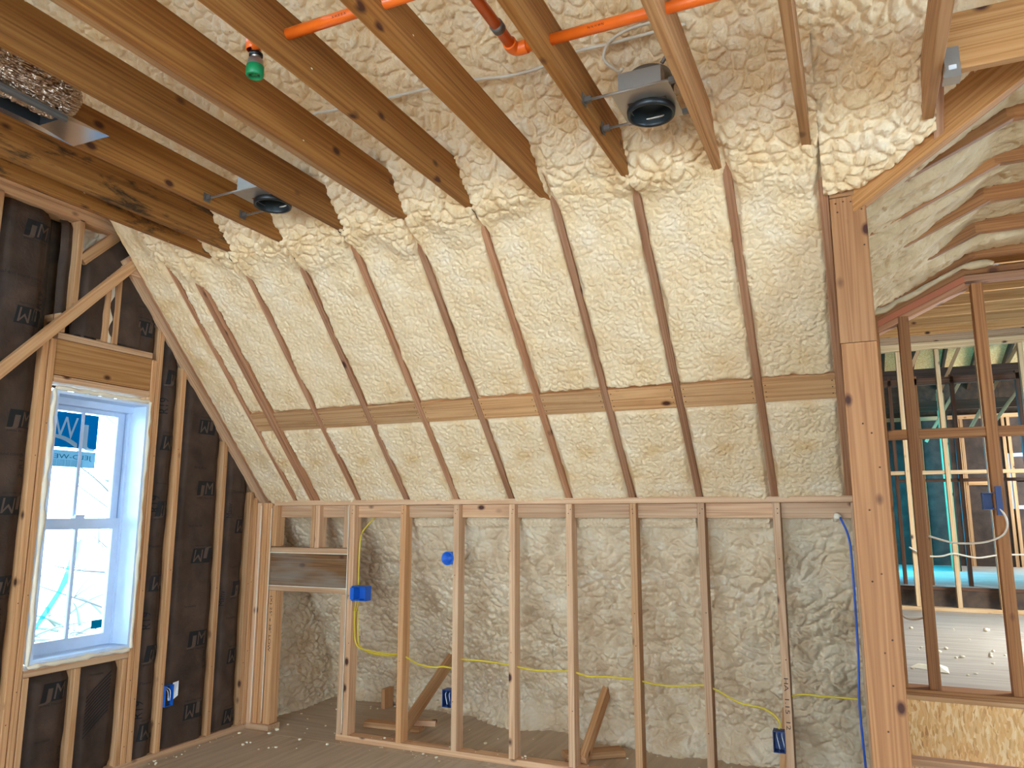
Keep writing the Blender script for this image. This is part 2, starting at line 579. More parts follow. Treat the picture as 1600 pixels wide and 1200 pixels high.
def sheet(name, O, eu, ev, n, u0, u1, v0, v1, du, hfun, parent, mat, offset=None):
    """a grid over (u, v), v0/v1 numbers or functions of u, lifted along n by hfun(u, v)"""
    f0 = v0 if callable(v0) else (lambda u: u * 0 + v0)
    f1 = v1 if callable(v1) else (lambda u: u * 0 + v1)
    nu = max(2, int(round((u1 - u0) / du)) + 1)
    us = np.linspace(u0, u1, nu)
    nv = max(2, int(round(np.max(f1(us) - f0(us)) / du)) + 1)
    T = np.linspace(0, 1, nv)
    Ug, Tg = np.meshgrid(us, T)
    a, b = f0(Ug), f1(Ug)
    Vg = a + (b - a) * Tg
    H = hfun(Ug, Vg)
    O, eu, ev, n = (np.array(q, float) for q in (O, eu, ev, n))
    Pn = O + Ug[..., None] * eu + Vg[..., None] * ev + H[..., None] * n
    if offset is not None:
        Pn = Pn + offset(Ug, Vg)
    Pn = Pn.reshape(-1, 3)
    lo, hi = Pn.min(0), Pn.max(0)
    c = np.array(((lo[0] + hi[0]) / 2, (lo[1] + hi[1]) / 2, lo[2]))
    me = bpy.data.meshes.new(name)
    me.vertices.add(len(Pn))
    me.vertices.foreach_set('co', (Pn - c).ravel())
    i, j = np.meshgrid(np.arange(nv - 1), np.arange(nu - 1), indexing='ij')
    q = (i * nu + j).ravel()
    quad = np.stack([q, q + 1, q + nu + 1, q + nu], 1)
    if np.dot(np.cross(eu, ev), n) < 0:
        quad = quad[:, ::-1]
    nf = len(quad)
    me.loops.add(nf * 4)
    me.loops.foreach_set('vertex_index', quad.ravel().astype(np.int32))
    me.polygons.add(nf)
    me.polygons.foreach_set('loop_start', np.arange(0, nf * 4, 4, dtype=np.int32))
    me.polygons.foreach_set('loop_total', np.full(nf, 4, dtype=np.int32))
    me.polygons.foreach_set('use_smooth', np.ones(nf, dtype=bool))
    me.materials.append(mat)
    me.update(calc_edges=True)
    me.validate()
    return put(bpy.data.objects.new(name, me), parent, Matrix.Translation(Vector(c)))


TXT = {}


def text_geo(s):
    """triangles of a line of lettering, 1 unit cap height, starting at x=0"""
    if s not in TXT:
        cu = bpy.data.curves.new('lettering', 'FONT')
        cu.body = s
        cu.resolution_u = 3
        o = bpy.data.objects.new('lettering', cu)
        COL.objects.link(o)
        dg = bpy.context.evaluated_depsgraph_get()
        me = o.evaluated_get(dg).to_mesh()
        vs = [tuple(v.co) for v in me.vertices]
        fs = [tuple(p.vertices) for p in me.polygons]
        bpy.data.objects.remove(o)
        bpy.data.curves.remove(cu)
        ys = [v[1] for v in vs]
        k = 1.0 / (max(ys) - min(0, min(ys)) or 1)
        TXT[s] = ([(v[0] * k, v[1] * k) for v in vs], fs, max(v[0] for v in vs) * k)
    return TXT[s]


def lettering(name, s, origin, ex, ey, h, parent, mat, nrm, width=None, lift=0.0012, surf=None, mirror=False):
    """flat lettering centred on origin, ex/ey its reading and up directions"""
    vs, fs, w = text_geo(s)
    origin, ex, ey, nrm = Vector(origin), Vector(ex), Vector(ey), Vector(nrm)
    kx = (width / w) if width else h
    out = []
    for x, y in vs:
        X = (x - w / 2) * kx * (-1 if mirror else 1)
        p = origin + ex * X + ey * ((y - 0.5) * h) + nrm * lift
        if surf:
            p = surf(p, lift)
        out.append(p)
    return wobj(name, out, fs, mat, parent)


# ================================================================== STRUCTURE
YK = 4.609                      # face of the knee wall
ANG = math.radians(47.7)
CA, SA = math.cos(ANG), math.sin(ANG)
FOOT = (0.0, YK, 1.637)
EV = (0, -CA, SA)               # up the slope
NS = (0, -SA, -CA)              # out of the slope into the room
GX = -4.2                       # face of the window wall


def slope_pt(x, s, off=0.0):
    return Vector((x, YK - CA * s - SA * off, 1.637 + SA * s - CA * off))


# ---- floor
floor = thing('floor', 'dusty brown plywood subfloor of the attic room', 'floor', (-1, 1.5, 0), kind='structure')
ys = [-4.0, -2.78, -1.56, -0.34, 0.88, 2.10, 3.32, 4.54, 6.30]
for r in range(len(ys) - 1):
    x = -4.35 - (1.22 if r % 2 else 0)
    while x < 4.4:
        x1 = min(x + 2.44, 4.4)
        a = max(x, -4.35)
        if not (ys[r] > 4.5 and a > 0.0) and x1 - a > 0.05:
            if ys[r] > 4.5:
                x1 = min(x1, 0.1)
            box('subfloor_sheet', (a + .0015, ys[r] + .0015, -0.02), (x1 - .0015, ys[r + 1] - .0015, random.uniform(-0.001, 0.0005)), floor, M['floor'], 0.002)
        x += 2.44
box('floor_framing', (-4.4, -4, -0.2), (4.4, 6.3, -0.022), floor, M['osb_dark'])

# ---- sloped roof: rafters, nailers, spray foam
roof = thing('roof', 'steep sloped ceiling of rafters filled with cream spray foam', 'sloped ceiling', (-2, 4.6, 1.64), kind='structure')
RX = [-3.87, -3.69, -3.30, -2.895, -2.495, -2.09, -1.688, -1.275, -0.868, -0.445, -0.055]


def rafter(x, s0=-0.02, s1=4.3, w=0.038):
    a, b = slope_pt(x, s0, -0.092), slope_pt(x, s1, -0.092)
    return board('rafter', a, b, w, 0.184, roof, M['rafter'], (1, 0, 0))


for x in RX:
    if abs(x + 3.69) < .01:
        rafter(-3.712, w=0.036)
        rafter(-3.672, w=0.036)
    else:
        rafter(x, w=0.03 if x == -3.87 else 0.038)
# nailers across the slope, flush with the rafters
for a, b in zip(RX[1:-1], RX[2:]):
    off = random.uniform(-.006, .006)
    p = slope_pt(0, 0.716 + off, -0.019)
    board('nailer', (a + .021 + (0.018 if a == -3.69 else 0), p.y, p.z), (b - .020, p.y, p.z), 0.145, 0.038, roof,
          M['block'], EV)
p = slope_pt(0, 0.716, -0.019)
board('nailer', (RX[0] + .016, p.y, p.z), (-3.731, p.y, p.z), 0.145, 0.038, roof, M['block'], EV)


def slope_h(ra, rb, seed, wa=0.019, wb=0.019, lip0=None, lip1=None, flat_left=False):
    def f(U, V):
        d = np.minimum(U - (ra + wa), (rb - wb) - U)
        jit = 0.013 * vnoise(V * 16, U * 0 + seed, seed) + 0.018 * vnoise(V * 4.5 + 5, U * 0 + seed, seed + 3)
        miss = 0.05 * np.clip(vnoise(V * 2.3, U * 0 + seed * 1.7, seed + 9) - 0.22, 0, 1) * (U > (ra + rb) / 2)
        up = sstep(1.72, 2.06, V + 0.25 * vnoise(U * 6, V * 6, 30))
        if flat_left:
            up = up * sstep(-4.02, -3.85, U)
        e = np.maximum(sstep(-0.006, 0.022, d + jit - miss + 0.03 * up), sstep(1.98, 2.12, V) * (sstep(-4.10, -3.9, U) if flat_left else 1))
        small = pillows(U, V, 0.034, 3, .38)
        tex = (small * .0085 + .004 * worms(U, V, .10, 60)) * (1 - up) + up * (0.007 * worms(U, V, .16, 62) + .026 * pillows(U, V, 0.060, 5, 0.40) + .008 * pillows(U, V, .030, 6, .4))
        low = 0.016 * vnoise(U * 4, V * 4, 21) + 0.012 * vnoise(U * 11, V * 11, 22)
        h = -0.004 + tex + low * (1 - .4 * up) + up * (0.046 + 0.025 * vnoise(U * 3.1, V * 3.1, 40))
        if lip0 is not None:
            k = sstep(-0.004, 0.03, V - lip0 + 0.014 * vnoise(U * 30, V * 0, 50))
            h = -0.03 + (h + 0.03) * k
        if lip1 is not None:
            k = sstep(-0.004, 0.03, lip1 - V + 0.012 * vnoise(U * 30, V * 0 + 3, 51))
            h = -0.03 + (h + 0.03) * k
        edge = -0.022 + 0.010 * vnoise(V * 30, U * 30, 17) + up * 0.05
        return edge + (h - edge) * e
    return f


bays = [(-4.120, RX[0], 0.0, 0.015), (RX[0], RX[1] + .0, 0.015, 0.040)] + \
       [(a, b, 0.037 if a == -3.69 else 0.019, 0.019) for a, b in zip(RX[1:-1], RX[2:])]
for i, (a, b, wa, wb) in enumerate(bays):
    dd = 0.0065
    if i == 0:
        sheet('foam_panel', FOOT, (1, 0, 0), EV, NS, a - .03, b, -0.02, 4.3, 0.008, slope_h(a, b, i + 1, wa, wb, flat_left=True), roof, M['foam'])
        continue
    sheet('foam_panel', FOOT, (1, 0, 0), EV, NS, a, b, -0.02, 0.655, dd, slope_h(a, b, i + 1, wa, wb, None, 0.642), roof, M['foam'])
    sheet('foam_panel', FOOT, (1, 0, 0), EV, NS, a, b, 0.765, 3.3, 0.0058, slope_h(a, b, i + 31, wa, wb, 0.785, None), roof, M['foam'])
    sheet('foam_panel', FOOT, (1, 0, 0), EV, NS, a, b, 3.3, 4.4, 0.012, slope_h(a, b, i + 31, wa, wb), roof, M['foam'])


# roof right of the last rafter, above the valley of the dormer
def valley_s(u):
    y = 3.43 - 0.47 * (u - 0.107)
    return (YK - y) / CA


sheet('foam_panel', FOOT, (1, 0, 0), EV, NS, -0.055, 0.375, lambda u: np.maximum(valley_s(u) - 0.02, 1.72) + 0.0 * u, 3.1, 0.0065,
      lambda U, V: 0.03 + 0.007 * worms(U, V, .16, 62) + .026 * pillows(U, V, 0.060, 5, 0.40) + .008 * pillows(U, V, .030, 6, .4) + 0.025 * vnoise(U * 3.1, V * 3.1, 40)
      - 0.08 * (1 - sstep(0, 0.035, V - np.maximum(valley_s(U) - .02, 1.72) + 0.03 * vnoise(U * 14, V * 14, 77))), roof, M['foam'])
sheet('foam_panel', FOOT, (1, 0, 0), EV, NS, 0.375, 1.9, lambda u: valley_s(u) + 0.05, 3.6, 0.012,
      lambda U, V: -0.06 + 0.02 * pillows(U, V, 0.055, 6) + 0.04 * vnoise(U * 5, V * 5, 42), roof, M['foam'])
for x in (0.385, 0.79, 1.2):
    s0 = valley_s(x) - 0.04
    board('rafter', slope_pt(x, s0, -0.03), slope_pt(x, 4.0, -0.03), 0.038, 0.17, roof, M['rafter'], (1, 0, 0))
# the valley rafter and its sister
va, vb = Vector((0.02, 3.47, 2.885)), Vector((1.75, 2.66, 3.80))
vd = (vb - va).normalized()
vside = vd.cross(Vector((0.55, 0.83, -0.05))).normalized()
board('valley_rafter', va + Vector((0, 0, .0)), vb + Vector((0, 0, .0)), 0.175, 0.038, roof, M['header'], (0, 0, 1))
board('valley_rafter', va + Vector((0.03, 0.06, -.01)), vb + Vector((0.03, 0.06, -.01)), 0.09, 0.036, roof, M['rafter'], (0, 0, 1))
# deck behind all of it
deckm = M['osb_dark']
vs = []
for x in (-4.45, -0.02):
    for s, off in ((-2.3, -0.30), (4.6, -0.24)):
        vs.append(slope_pt(x, s, off))
wobj('roof_deck', vs + [v + Vector((0, .02, .02)) for v in vs], [(0, 1, 3, 2), (4, 6, 7, 5)], deckm, roof)
vs = [slope_pt(x, q, -0.24) for x, q in ((-0.02, 1.8), (-0.02, 4.6), (4.45, 4.6), (4.45, 2.4), (0.75, 2.4))]
wobj('roof_deck', vs + [v + Vector((0, .02, .02)) for v in vs], [(0, 1, 2, 3, 4), (9, 8, 7, 6, 5)], deckm, roof)
box('roof_deck', (-4.45, -4.2, 4.9), (4.45, 1.75, 4.95), roof, deckm)

# ---- flat ceiling: joists
ceiling = thing('ceiling', 'row of orange-brown ceiling joists running overhead', 'ceiling framing', (-1.5, 1, 3.06), kind='structure')
JR = [(-3.463, 'joist_stain'), (-3.264, 'joist_stain'), (-2.881, 'joist'), (-2.461, 'joist'), (-2.057, 'joist'),
      (-1.684, 'joist'), (-1.290, 'joist'), (-0.861, 'joist'), (-0.462, 'joist_pale'), (-0.085, 'joist_pale')]
for xr, mn in JR:
    dz = random.uniform(-.004, .004)
    board('joist', (xr - .019, -3.4, 3.154 + dz), (xr - .019, 3.40, 3.154 + dz), 0.188, 0.038, ceiling, M[mn], (0, 0, 1))
# the pale joist is doubled
board('joist', (-2.057 - .058, -3.4, 3.158), (-2.057 - .058, 3.36, 3.158), 0.186, 0.036, ceiling, M['joist_pale'], (0, 0, 1))
board('joist', (0.345, -3.4, 3.154), (0.345, 3.20, 3.154), 0.188, 0.040, ceiling, M['joist_pale'], (0, 0, 1))
hdr = board('header', (0.368, 2.87, 3.165), (4.3, 2.87, 3.165), 0.215, 0.038, ceiling, M['header'], (0, 0, 1))
hang = multi_box('joist_hanger', [((0.366, 2.842, 3.035), (0.420, 2.849, 3.14)), ((0.366, 2.842, 3.028), (0.420, 2.90, 3.036)),
                                  ((0.366, 2.79, 3.04), (0.369, 2.845, 3.17))], ceiling, M['steel'])
hang['label'] = 'grey galvanised joist hanger'
wobj('hanger_label', [(0.384, 2.8405, 3.055), (0.408, 2.8405, 3.055), (0.408, 2.8405, 3.072), (0.384, 2.8405, 3.072)], [(0, 1, 2, 3)],
     M['hanger_label'], hang)

# ---- window wall (gable)
wl = thing('wall_left', 'gable wall of pale studs with dark kraft paper insulation around the window', 'wall', (GX, 3.2, 0), kind='structure')
ST = M['stud']


def gstud(y0, y1, z0, z1, name='stud', m=None, x1=GX, d=0.14):
    return box(name, (x1 - d, y0, z0), (x1, y1, z1), wl, m or ST)


box('bottom_plate', (GX - .14, 0.0, 0.0), (GX, 4.70, 0.038), wl, M['plate'])
for y in (0.80, 1.21, 1.62, 2.03, 2.44):
    gstud(y, y + .038, .038, 3.30)
gstud(2.780, 2.818, .038, 2.56)
gstud(2.824, 2.862, .038, 2.54)
gstud(3.530, 3.568, .038, 2.54)
gstud(3.574, 3.612, .038, 2.80)
gstud(2.868, 2.902, .038, 0.655)
gstud(3.492, 3.524, .038, 0.655)
gstud(3.172, 3.210, .038, 0.655)
box('rough_sill', (GX - .14, 2.866, 0.657), (GX, 3.526, 0.695), wl, M['plate'])
box('header', (GX - .10, 2.866, 2.335), (GX - .006, 3.526, 2.545), wl, M['header'])
box('header_plate', (GX - .14, 2.866, 2.547), (GX, 3.526, 2.585), wl, M['plate'])
box('header_plate', (GX - .14, 2.866, 2.292), (GX, 3.526, 2.330), wl, M['plate'])
gstud(3.150, 3.188, 2.587, 3.00)
gstud(3.222, 3.258, 2.587, 3.06)
box('foam_seam', (GX - .05, 3.190, 2.59), (GX - .012, 3.220, 3.0), wl, M['can_foam'])
gstud(2.930, 2.968, 2.74, 3.30)
gstud(2.866, 2.902, 2.587, 2.70)
gstud(3.780, 3.820, .038, 2.53)
gstud(4.205, 4.245, .038, 2.06)
box('top_plate', (GX - .14, 0.0, 3.29), (GX, 3.32, 3.345), wl, M['plate'])
box('top_plate', (GX - .14, 0.0, 3.347), (GX, 3.25, 3.385), wl, M['plate'])
# end studs gathered at the corner
for y0, y1 in ((4.500, 4.538), (4.542, 4.580), (4.584, 4.607)):
    gstud(y0, y1, .038, 1.70 - max(0, y0 - 4.5))
# sloping plates along the roof line
for k, (dx0, dx1, off, m) in enumerate(((0, .038, 0.015, 'plate'), (0.041, .075, -0.03, 'rafter'))):
    a, b = slope_pt(GX + (dx0 + dx1) / 2 - .02, -0.05, off - .055), slope_pt(GX + (dx0 + dx1) / 2 - .02, 2.03, off - .055)
    board('sloping_plate', a, b, 0.034, 0.11, wl, M[m], (1, 0, 0))
a, b = slope_pt(GX - .09, -0.05, -.02), slope_pt(GX - .09, 2.0, -.02)
board('sloping_plate', a, b, 0.10, 0.038, wl, M['plate'], (1, 0, 0))
box('nailing_block', (GX - .06, 3.24, 3.05), (GX + .03, 3.40, 3.10), wl, M['plate'])
# braces
board('diagonal_brace', (GX + .021, 3.53, 3.37), (GX + .021, 1.55, 1.205), 0.062, 0.040, wl, ST, (0, -0.74, 0.67))
board('diagonal_brace', (GX - .022, 3.235, 3.325), (GX - .022, 2.975, 3.055), 0.062, 0.040, wl, ST, (0, -0.74, 0.67))
sheet('foam_panel', (GX - .10, 0, 0), (0, 1, 0), (0, 0, 1), (1, 0, 0), 2.97, 3.235, lambda u: 3.05 + (u - 2.975) * 1.04, 3.32, .012,
      lambda U, V: .03 * pillows(U, V, .06, 4), wl, M['can_foam'])
# sheathing outside, open at the window
for lo, hi in (((-1.0, -0.2), (2.86, 4.6)), ((3.55, -0.2), (6.3, 4.6)), ((2.86, -0.2), (3.55, 0.68)), ((2.86, 2.28), (3.55, 4.6))):
    box('sheathing', (GX - .165, lo[0], lo[1]), (GX - .145, hi[0], hi[1]), wl, M['osb_dark'])
# foam on the gable behind the knee wall
sheet('foam_panel', (GX - .03, 0, 0), (0, 1, 0), (0, 0, 1), (1, 0, 0), 4.70, 6.05, -0.02, lambda u: 1.62 - (u - YK) * 1.10 + .10, .009,
      lambda U, V: .045 * vnoise(U * 5, V * 3.5, 61) + .028 * pillows(U, V, .07, 9, .6) + .010 * pillows(U, V, .03, 10), wl, M['foam_low'])

# kraft faced batts between the studs, with their print
BATT = {}


def batt(y0, y1, z0, z1, seed, top=None):
    def surf(U, V):
        e = np.minimum(U - y0, y1 - U)
        d = -0.050 + 0.038 * sstep(0, 0.07, e) + 0.022 * vnoise(U * 6, V * 2.2, seed) + 0.010 * vnoise(U * 17, V * 9, seed + 1)
        d = d + 0.012 * np.abs(vnoise(U * 3 + V * 5, V * 6, seed + 5)) - 0.004
        if top is None:
            d = d - 0.03 * (1 - sstep(0, 0.06, z1 - V)) - 0.02 * (1 - sstep(0, .05, V - z0))
        return np.minimum(d, -0.003)
    o = sheet('kraft_batt', (GX, 0, 0), (0, 1, 0), (0, 0, 1), (1, 0, 0), y0, y1, z0, (top or z1), 0.018, surf, wl, M['kraft'])
    return o, surf


def sline(u):
    return 1.637 + 1.099 * (YK + .02 - u) - 0.03


batts = [batt(2.478, 2.780, .038, 3.30, 1), batt(2.862, 2.932, 2.59, 3.30, 12), batt(2.03, 2.44, .038, 3.30, 14), batt(1.62, 2.03, .038, 3.30, 15),
         batt(2.97, 3.152, 2.58, 3.30, 3, lambda u: 2.74 + (u - 2.97) * 1.1), batt(2.968, 3.50, 2.60, 3.30, 4, lambda u: np.minimum(3.04 + (u - 2.975) * 1.04, 3.30)),
         batt(3.258, 3.574, 2.585, 3.1, 5, lambda u: np.minimum(sline(u), 3.10)),
         batt(2.902, 3.172, .038, .657, 6), batt(3.210, 3.492, .038, .657, 7),
         batt(3.612, 3.780, .038, 2.75, 8, sline), batt(3.820, 4.205, .038, 2.45, 9, sline), batt(4.245, 4.500, .038, 2.05, 10, sline)]


BR = [(2.478, 2.780), (2.862, 2.932), (2.03, 2.44), (1.62, 2.03), (2.97, 3.152), (2.968, 3.50), (3.258, 3.574), (2.902, 3.172), (3.210, 3.492),
      (3.612, 3.780), (3.820, 4.205), (4.245, 4.500)]


def on_batt(i):
    o, f = batts[i]

    def s(p, lift):
        h = float(f(np.array([p.y]), np.array([p.z]))[0])
        return Vector((GX + h + 0.0045 + lift, p.y, p.z))
    return o, s


def logo(i, y, z, flip, w=0.158, h=0.100):
    """dark stamped block with two open letters and a line of small print under it"""
    o, s = on_batt(i)
    ya, yb = BR[i]
    sgn = -1 if flip else 1
    vs, fs, fm = [], [], []

    def add(px, py, lift, mi, faces):
        b = len(vs)
        for x, t in zip(px, py):
            yy = min(max(y + sgn * (x + 0.12 * t), ya + .004), yb - .004)
            vs.append(s(Vector((GX, yy, z + sgn * t)), lift))
        for f in faces:
            fs.append(tuple(b + q for q in f)); fm.append(mi)
    nx = 6
    gx, gy, gf = [], [], []
    for a in range(nx + 1):
        for b in range(4):
            gx.append(-w / 2 + w * a / nx); gy.append(-h / 2 + h * b / 3)
    for a in range(nx):
        for b in range(3):
            q = a * 4 + b
            gf.append((q, q + 4, q + 5, q + 1))
    add(gx, gy, 0.0, 0, gf)
    for ch, cx, cw in (('J', -w * .27, w * .34), ('M', w * .17, w * .46)):
        tv, tf, tw = text_geo(ch)
        add([(a - tw / 2) / tw * cw + cx for a, b in tv], [(b - .5) * h * .82 for a, b in tv], 0.0015, 1, tf)
    tv, tf, tw = text_geo('Johns Manville')
    add([(a / tw - .5) * w * .95 for a, b in tv], [(b - .5) * .013 - h * .66 for a, b in tv], 0.0, 0, tf)
    wobj('printed_logo', vs, fs, [M['ink'], M['kraft_flat']], o, False, fm)


for i, y, z, f in ((0, 2.70, 3.15, 0), (0, 2.69, 2.635, 1), (4, 3.04, 2.625, 1), (6, 3.47, 2.735, 1), (0, 2.72, 2.055, 0), (0, 2.72, 1.58, 1),
                   (0, 2.72, 1.157, 0), (7, 3.075, .55, 0), (10, 4.04, 2.144, 1), (9, 3.74, 2.006, 1), (10, 4.075, 1.716, 0),
                   (9, 3.745, 1.571, 0), (10, 4.07, 1.252, 1), (9, 3.74, 1.093, 1), (11, 4.45, 1.448, 1), (11, 4.45, 1.004, 0),
                   (9, 3.745, .657, 0), (10, 4.08, .699, 0), (11, 4.44, .531, 1), (10, 4.083, .23, 1), (9, 3.735, .185, 1), (11, 4.44, .12, 1),
                   (9, 3.74, 2.45, 0), (0, 2.70, .62, 0), (2, 2.25, 1.9, 0), (2, 2.25, 1.2, 1)):
    logo(i, y, z, f)
for i, y, z, s_, h_ in ((0, 2.60, 2.86, 'Thermal and sound control', .020), (0, 2.60, 1.86, 'Thermal and sound control', .018), (10, 4.0, 1.86, 'Permeability', .020), (10, 4.0, 1.46, 'Flange this side', .017),
                        (10, 4.0, .92, 'Permeability', .018), (9, 3.70, 1.74, 'Permeability', .016), (9, 3.70, 1.33, 'Flammable', .018), (11, 4.38, 1.70, 'Flammable', .018),
                        (11, 4.38, 1.16, 'Permeability', .016), (11, 4.38, .80, 'Flammable', .016), (7, 3.02, .30, 'Permeability', .016), (8, 3.33, .60, 'Permeability', .016),
                        (6, 3.40, 2.88, 'Permeability', .016), (0, 2.60, 1.36, 'Permeability', .018), (9, 3.70, .48, 'Flammable', .016)):
    o, s = on_batt(i)
    lettering('small_print', s_, (GX, y, z), (0, 1, 0), (0, 0, 1), h_, o, M['ink'], (1, 0, 0), None, 0.0, s)
for i, y, z, s_, h_ in ((0, 2.755, 2.72, '2-R19', .045), (0, 2.745, 1.80, '2-R19', .04), (0, 2.70, .98, '2-R19', .04), (9, 3.66, 2.25, 'R19', .05), (9, 3.655, 1.60, 'R19', .05),
                        (9, 3.655, .86, 'R19', .05), (9, 3.65, .32, 'R19', .05), (10, 4.175, 1.98, 'Manv', .035), (10, 4.15, .55, '2-R19', .035),
                        (11, 4.30, 1.56, 'Manv', .035), (11, 4.29, .94, 'Manv', .035), (6, 3.53, 2.80, 'R19', .035), (7, 3.15, .20, 'R19', .035), (10, 4.16, 1.27, 'Manv', .03)):
    o, s = on_batt(i)
    lettering('inked_note', s_, (GX, y, z), (0, 0, 1), (0, -1, 0), h_, o, M['ink'], (1, 0, 0), None, 0.0, s)
o, s = on_batt(8)
for q in range(11):
    z0 = .47 - q * .022
    pts = [s(Vector((GX, 3.27 + t * .15, z0 + t * .13)), .001) for t in np.linspace(0, 1, 6)]
    ww = .0045
    vs = [p + Vector((0, 0, ww * sg)) for p in pts for sg in (-1, 1)]
    wobj('inked_stroke', vs, [(2 * a, 2 * a + 2, 2 * a + 3, 2 * a + 1) for a in range(5)], M['ink'], o)

# ---- window
win = thing('window_1', 'bright white double-hung window in the gable wall', 'window', (GX - .08, 3.21, .70), kind='structure')
WY0, WY1, WZ0, WZ1 = 2.890, 3.527, 0.722, 2.245
XO = GX - .215
V = M['vinyl']
fr = multi_box('frame', [((XO, WY0, WZ0), (GX + .004, WY0 + .018, WZ1)), ((XO, WY1 - .018, WZ0), (GX + .004, WY1, WZ1)),
                         ((XO, WY0 + .018, WZ1 - .018), (GX + .004, WY1 - .018, WZ1)), ((XO, WY0 + .018, WZ0), (GX + .004, WY1 - .018, WZ0 + .018)),
                         ((XO, WY0 + .018, WZ1 - .06), (XO + .10, WY1 - .018, WZ1 - .018)), ((XO, WY1 - .045, WZ0 + .018), (XO + .03, WY1 - .018, WZ1 - .06)),
                         ((XO + .075, WY1 - .034, WZ0 + .018), (XO + .085, WY1 - .018, WZ1 - .06)), ((XO, WY0 + .018, WZ0 + .018), (XO + .03, WY0 + .045, WZ1 - .06))],
               win, V)


def sash(name, x, z0, z1, rail_t, rail_b):
    y0, y1 = WY0 + .030, WY1 - .036
    st = .045
    s_ = multi_box(name, [((x - .016, y0, z0), (x + .016, y0 + st, z1)), ((x - .016, y1 - st, z0), (x + .016, y1, z1)),
                          ((x - .016, y0 + st, z1 - rail_t), (x + .016, y1 - st, z1)), ((x - .016, y0 + st, z0), (x + .016, y1 - st, z0 + rail_b))], win, V)
    box('muntin', (x - .010, 3.194, z0 + rail_b), (x + .012, 3.216, z1 - rail_t), s_, V)
    for a, b in ((y0 + st, 3.194), (3.216, y1 - st)):
        box('pane', (x - .003, a - .004, z0 + rail_b - .004), (x + .002, b + .004, z1 - rail_t + .004), s_, M['glass'], .0005)
    return s_


up_s = sash('upper_sash', XO + .028, 1.475, WZ1 - .052, .035, .035)
lo_s = sash('lower_sash', XO + .062, WZ0 + .020, 1.510, .066, .068)
multi_box('sash_lock', [((XO + .05, 3.18, 1.510), (XO + .085, 3.24, 1.522)), ((XO + .058, 3.19, 1.522), (XO + .074, 3.25, 1.532))], lo_s, V)
xs = XO + .028 + .0045
stk = wobj('sticker', [(xs, 2.965, 1.935), (xs, 3.315, 1.935), (xs, 3.315, 2.150), (xs, 2.965, 2.150)], [(0, 1, 2, 3)], M['sticker'], up_s)
stk['label'] = 'blue manufacturer sticker with large mirrored letters'
s2 = wobj('sticker', [(xs, 2.965, 1.818), (xs, 3.315, 1.818), (xs, 3.315, 1.918), (xs, 2.965, 1.918)], [(0, 1, 2, 3)], M['sticker_pale'], up_s)
s2['label'] = 'pale blue lower part of the sticker'
lettering('sticker_letter', 'W', (xs, 3.100, 2.055), (0, 1, 0), (0, 0, 1), .135, stk, M['sticker_letter'], (1, 0, 0), .155, .001)
lettering('sticker_letter', 'J', (xs, 3.245, 2.045), (0, 1, 0), (0, 0, 1), .165, stk, M['sticker_letter'], (1, 0, 0), .07, .001, None, True)
sw = []
for t in np.linspace(0, 1, 9):
    y = 2.967 + .215 * t
    z = 1.998 + .012 * math.sin(t * 2) - .062 * t ** 2.2
    w_ = .007 + .010 * t
    sw += [(xs + .001, y, z - w_), (xs + .001, y, z + w_)]
wobj('sticker_swoosh', sw, [(2 * a, 2 * a + 2, 2 * a + 3, 2 * a + 1) for a in range(8)], M['sticker_letter'], stk)
lettering('sticker_text', 'JELD-WEN', (xs, 3.14, 1.885), (0, 1, 0), (0, 0, 1), .035, s2, M['sticker_small'], (1, 0, 0), .29, .001, None, True)
for q in range(4):
    lettering('sticker_text', 'windows and doors series', (xs, 3.12, 1.857 - q * .010), (0, 1, 0), (0, 0, 1), .007, s2, M['sticker_small'], (1, 0, 0), .22, .001, None, True)
xl = XO + .062 + .0045
lb = wobj('sticker', [(xl, 3.365, .842), (xl, 3.438, .842), (xl, 3.438, .892), (xl, 3.365, .892)], [(0, 1, 2, 3)], M['sticker_small'], lo_s)
lb['label'] = 'small blue label in the lower corner'
# foam bead squeezed out round the frame
for q, (a, b) in enumerate((((WY0 - .008, WZ0 - .005), (WY0 - .008, WZ1 + .01)), ((WY1 + .008, WZ0 - .005), (WY1 + .008, WZ1 + .01)),
                            ((WY0, WZ0 - .012), (WY1, WZ0 - .012)), ((WY0, WZ1 + .014), (WY1, WZ1 + .014)))):
    nseg = 26 if q < 2 else 14
    pts, rr = [], []
    for t in np.linspace(0, 1, nseg):
        pts.append((GX - .002 + random.uniform(-.004, .003), a[0] + (b[0] - a[0]) * t + random.uniform(-.004, .004), a[1] + (b[1] - a[1]) * t + random.uniform(-.004, .004)))
        rr.append(random.uniform(.009, .016) * (1.5 if random.random() < .15 else 1))
    tube('foam_bead', pts, rr, win, M['can_foam'], 8)
strip = wobj('plastic_strip', *(lambda P: ([(x + dx, y + sy * w, z + sy * w * .8) for (y, z, w), x in zip(P, np.linspace(-4.428, -4.424, len(P))) for dx, sy in ((0, -1), (.01, 1))],
                                          [(2 * a, 2 * a + 2, 2 * a + 3, 2 * a + 1) for a in range(len(P) - 1)]))(
    [(3.282, 1.372, .02), (3.262, 1.28, .028), (3.240, 1.19, .03), (3.205, 1.105, .026), (3.165, 1.04, .032), (3.12, .97, .036), (3.07, .89, .02), (2.96, .742, .006)]), M['strip'])
tag(strip, 'aqua plastic strip hanging outside the lower window sash', 'strip')

# ---- knee wall
wb = thing('wall_back', 'low knee wall of open studs under the sloped ceiling', 'wall', (-2.1, YK + .045, 0), kind='structure')
KX = [-3.345, -2.915, -2.495, -2.085, -1.688, -1.275, -0.863, -0.440]


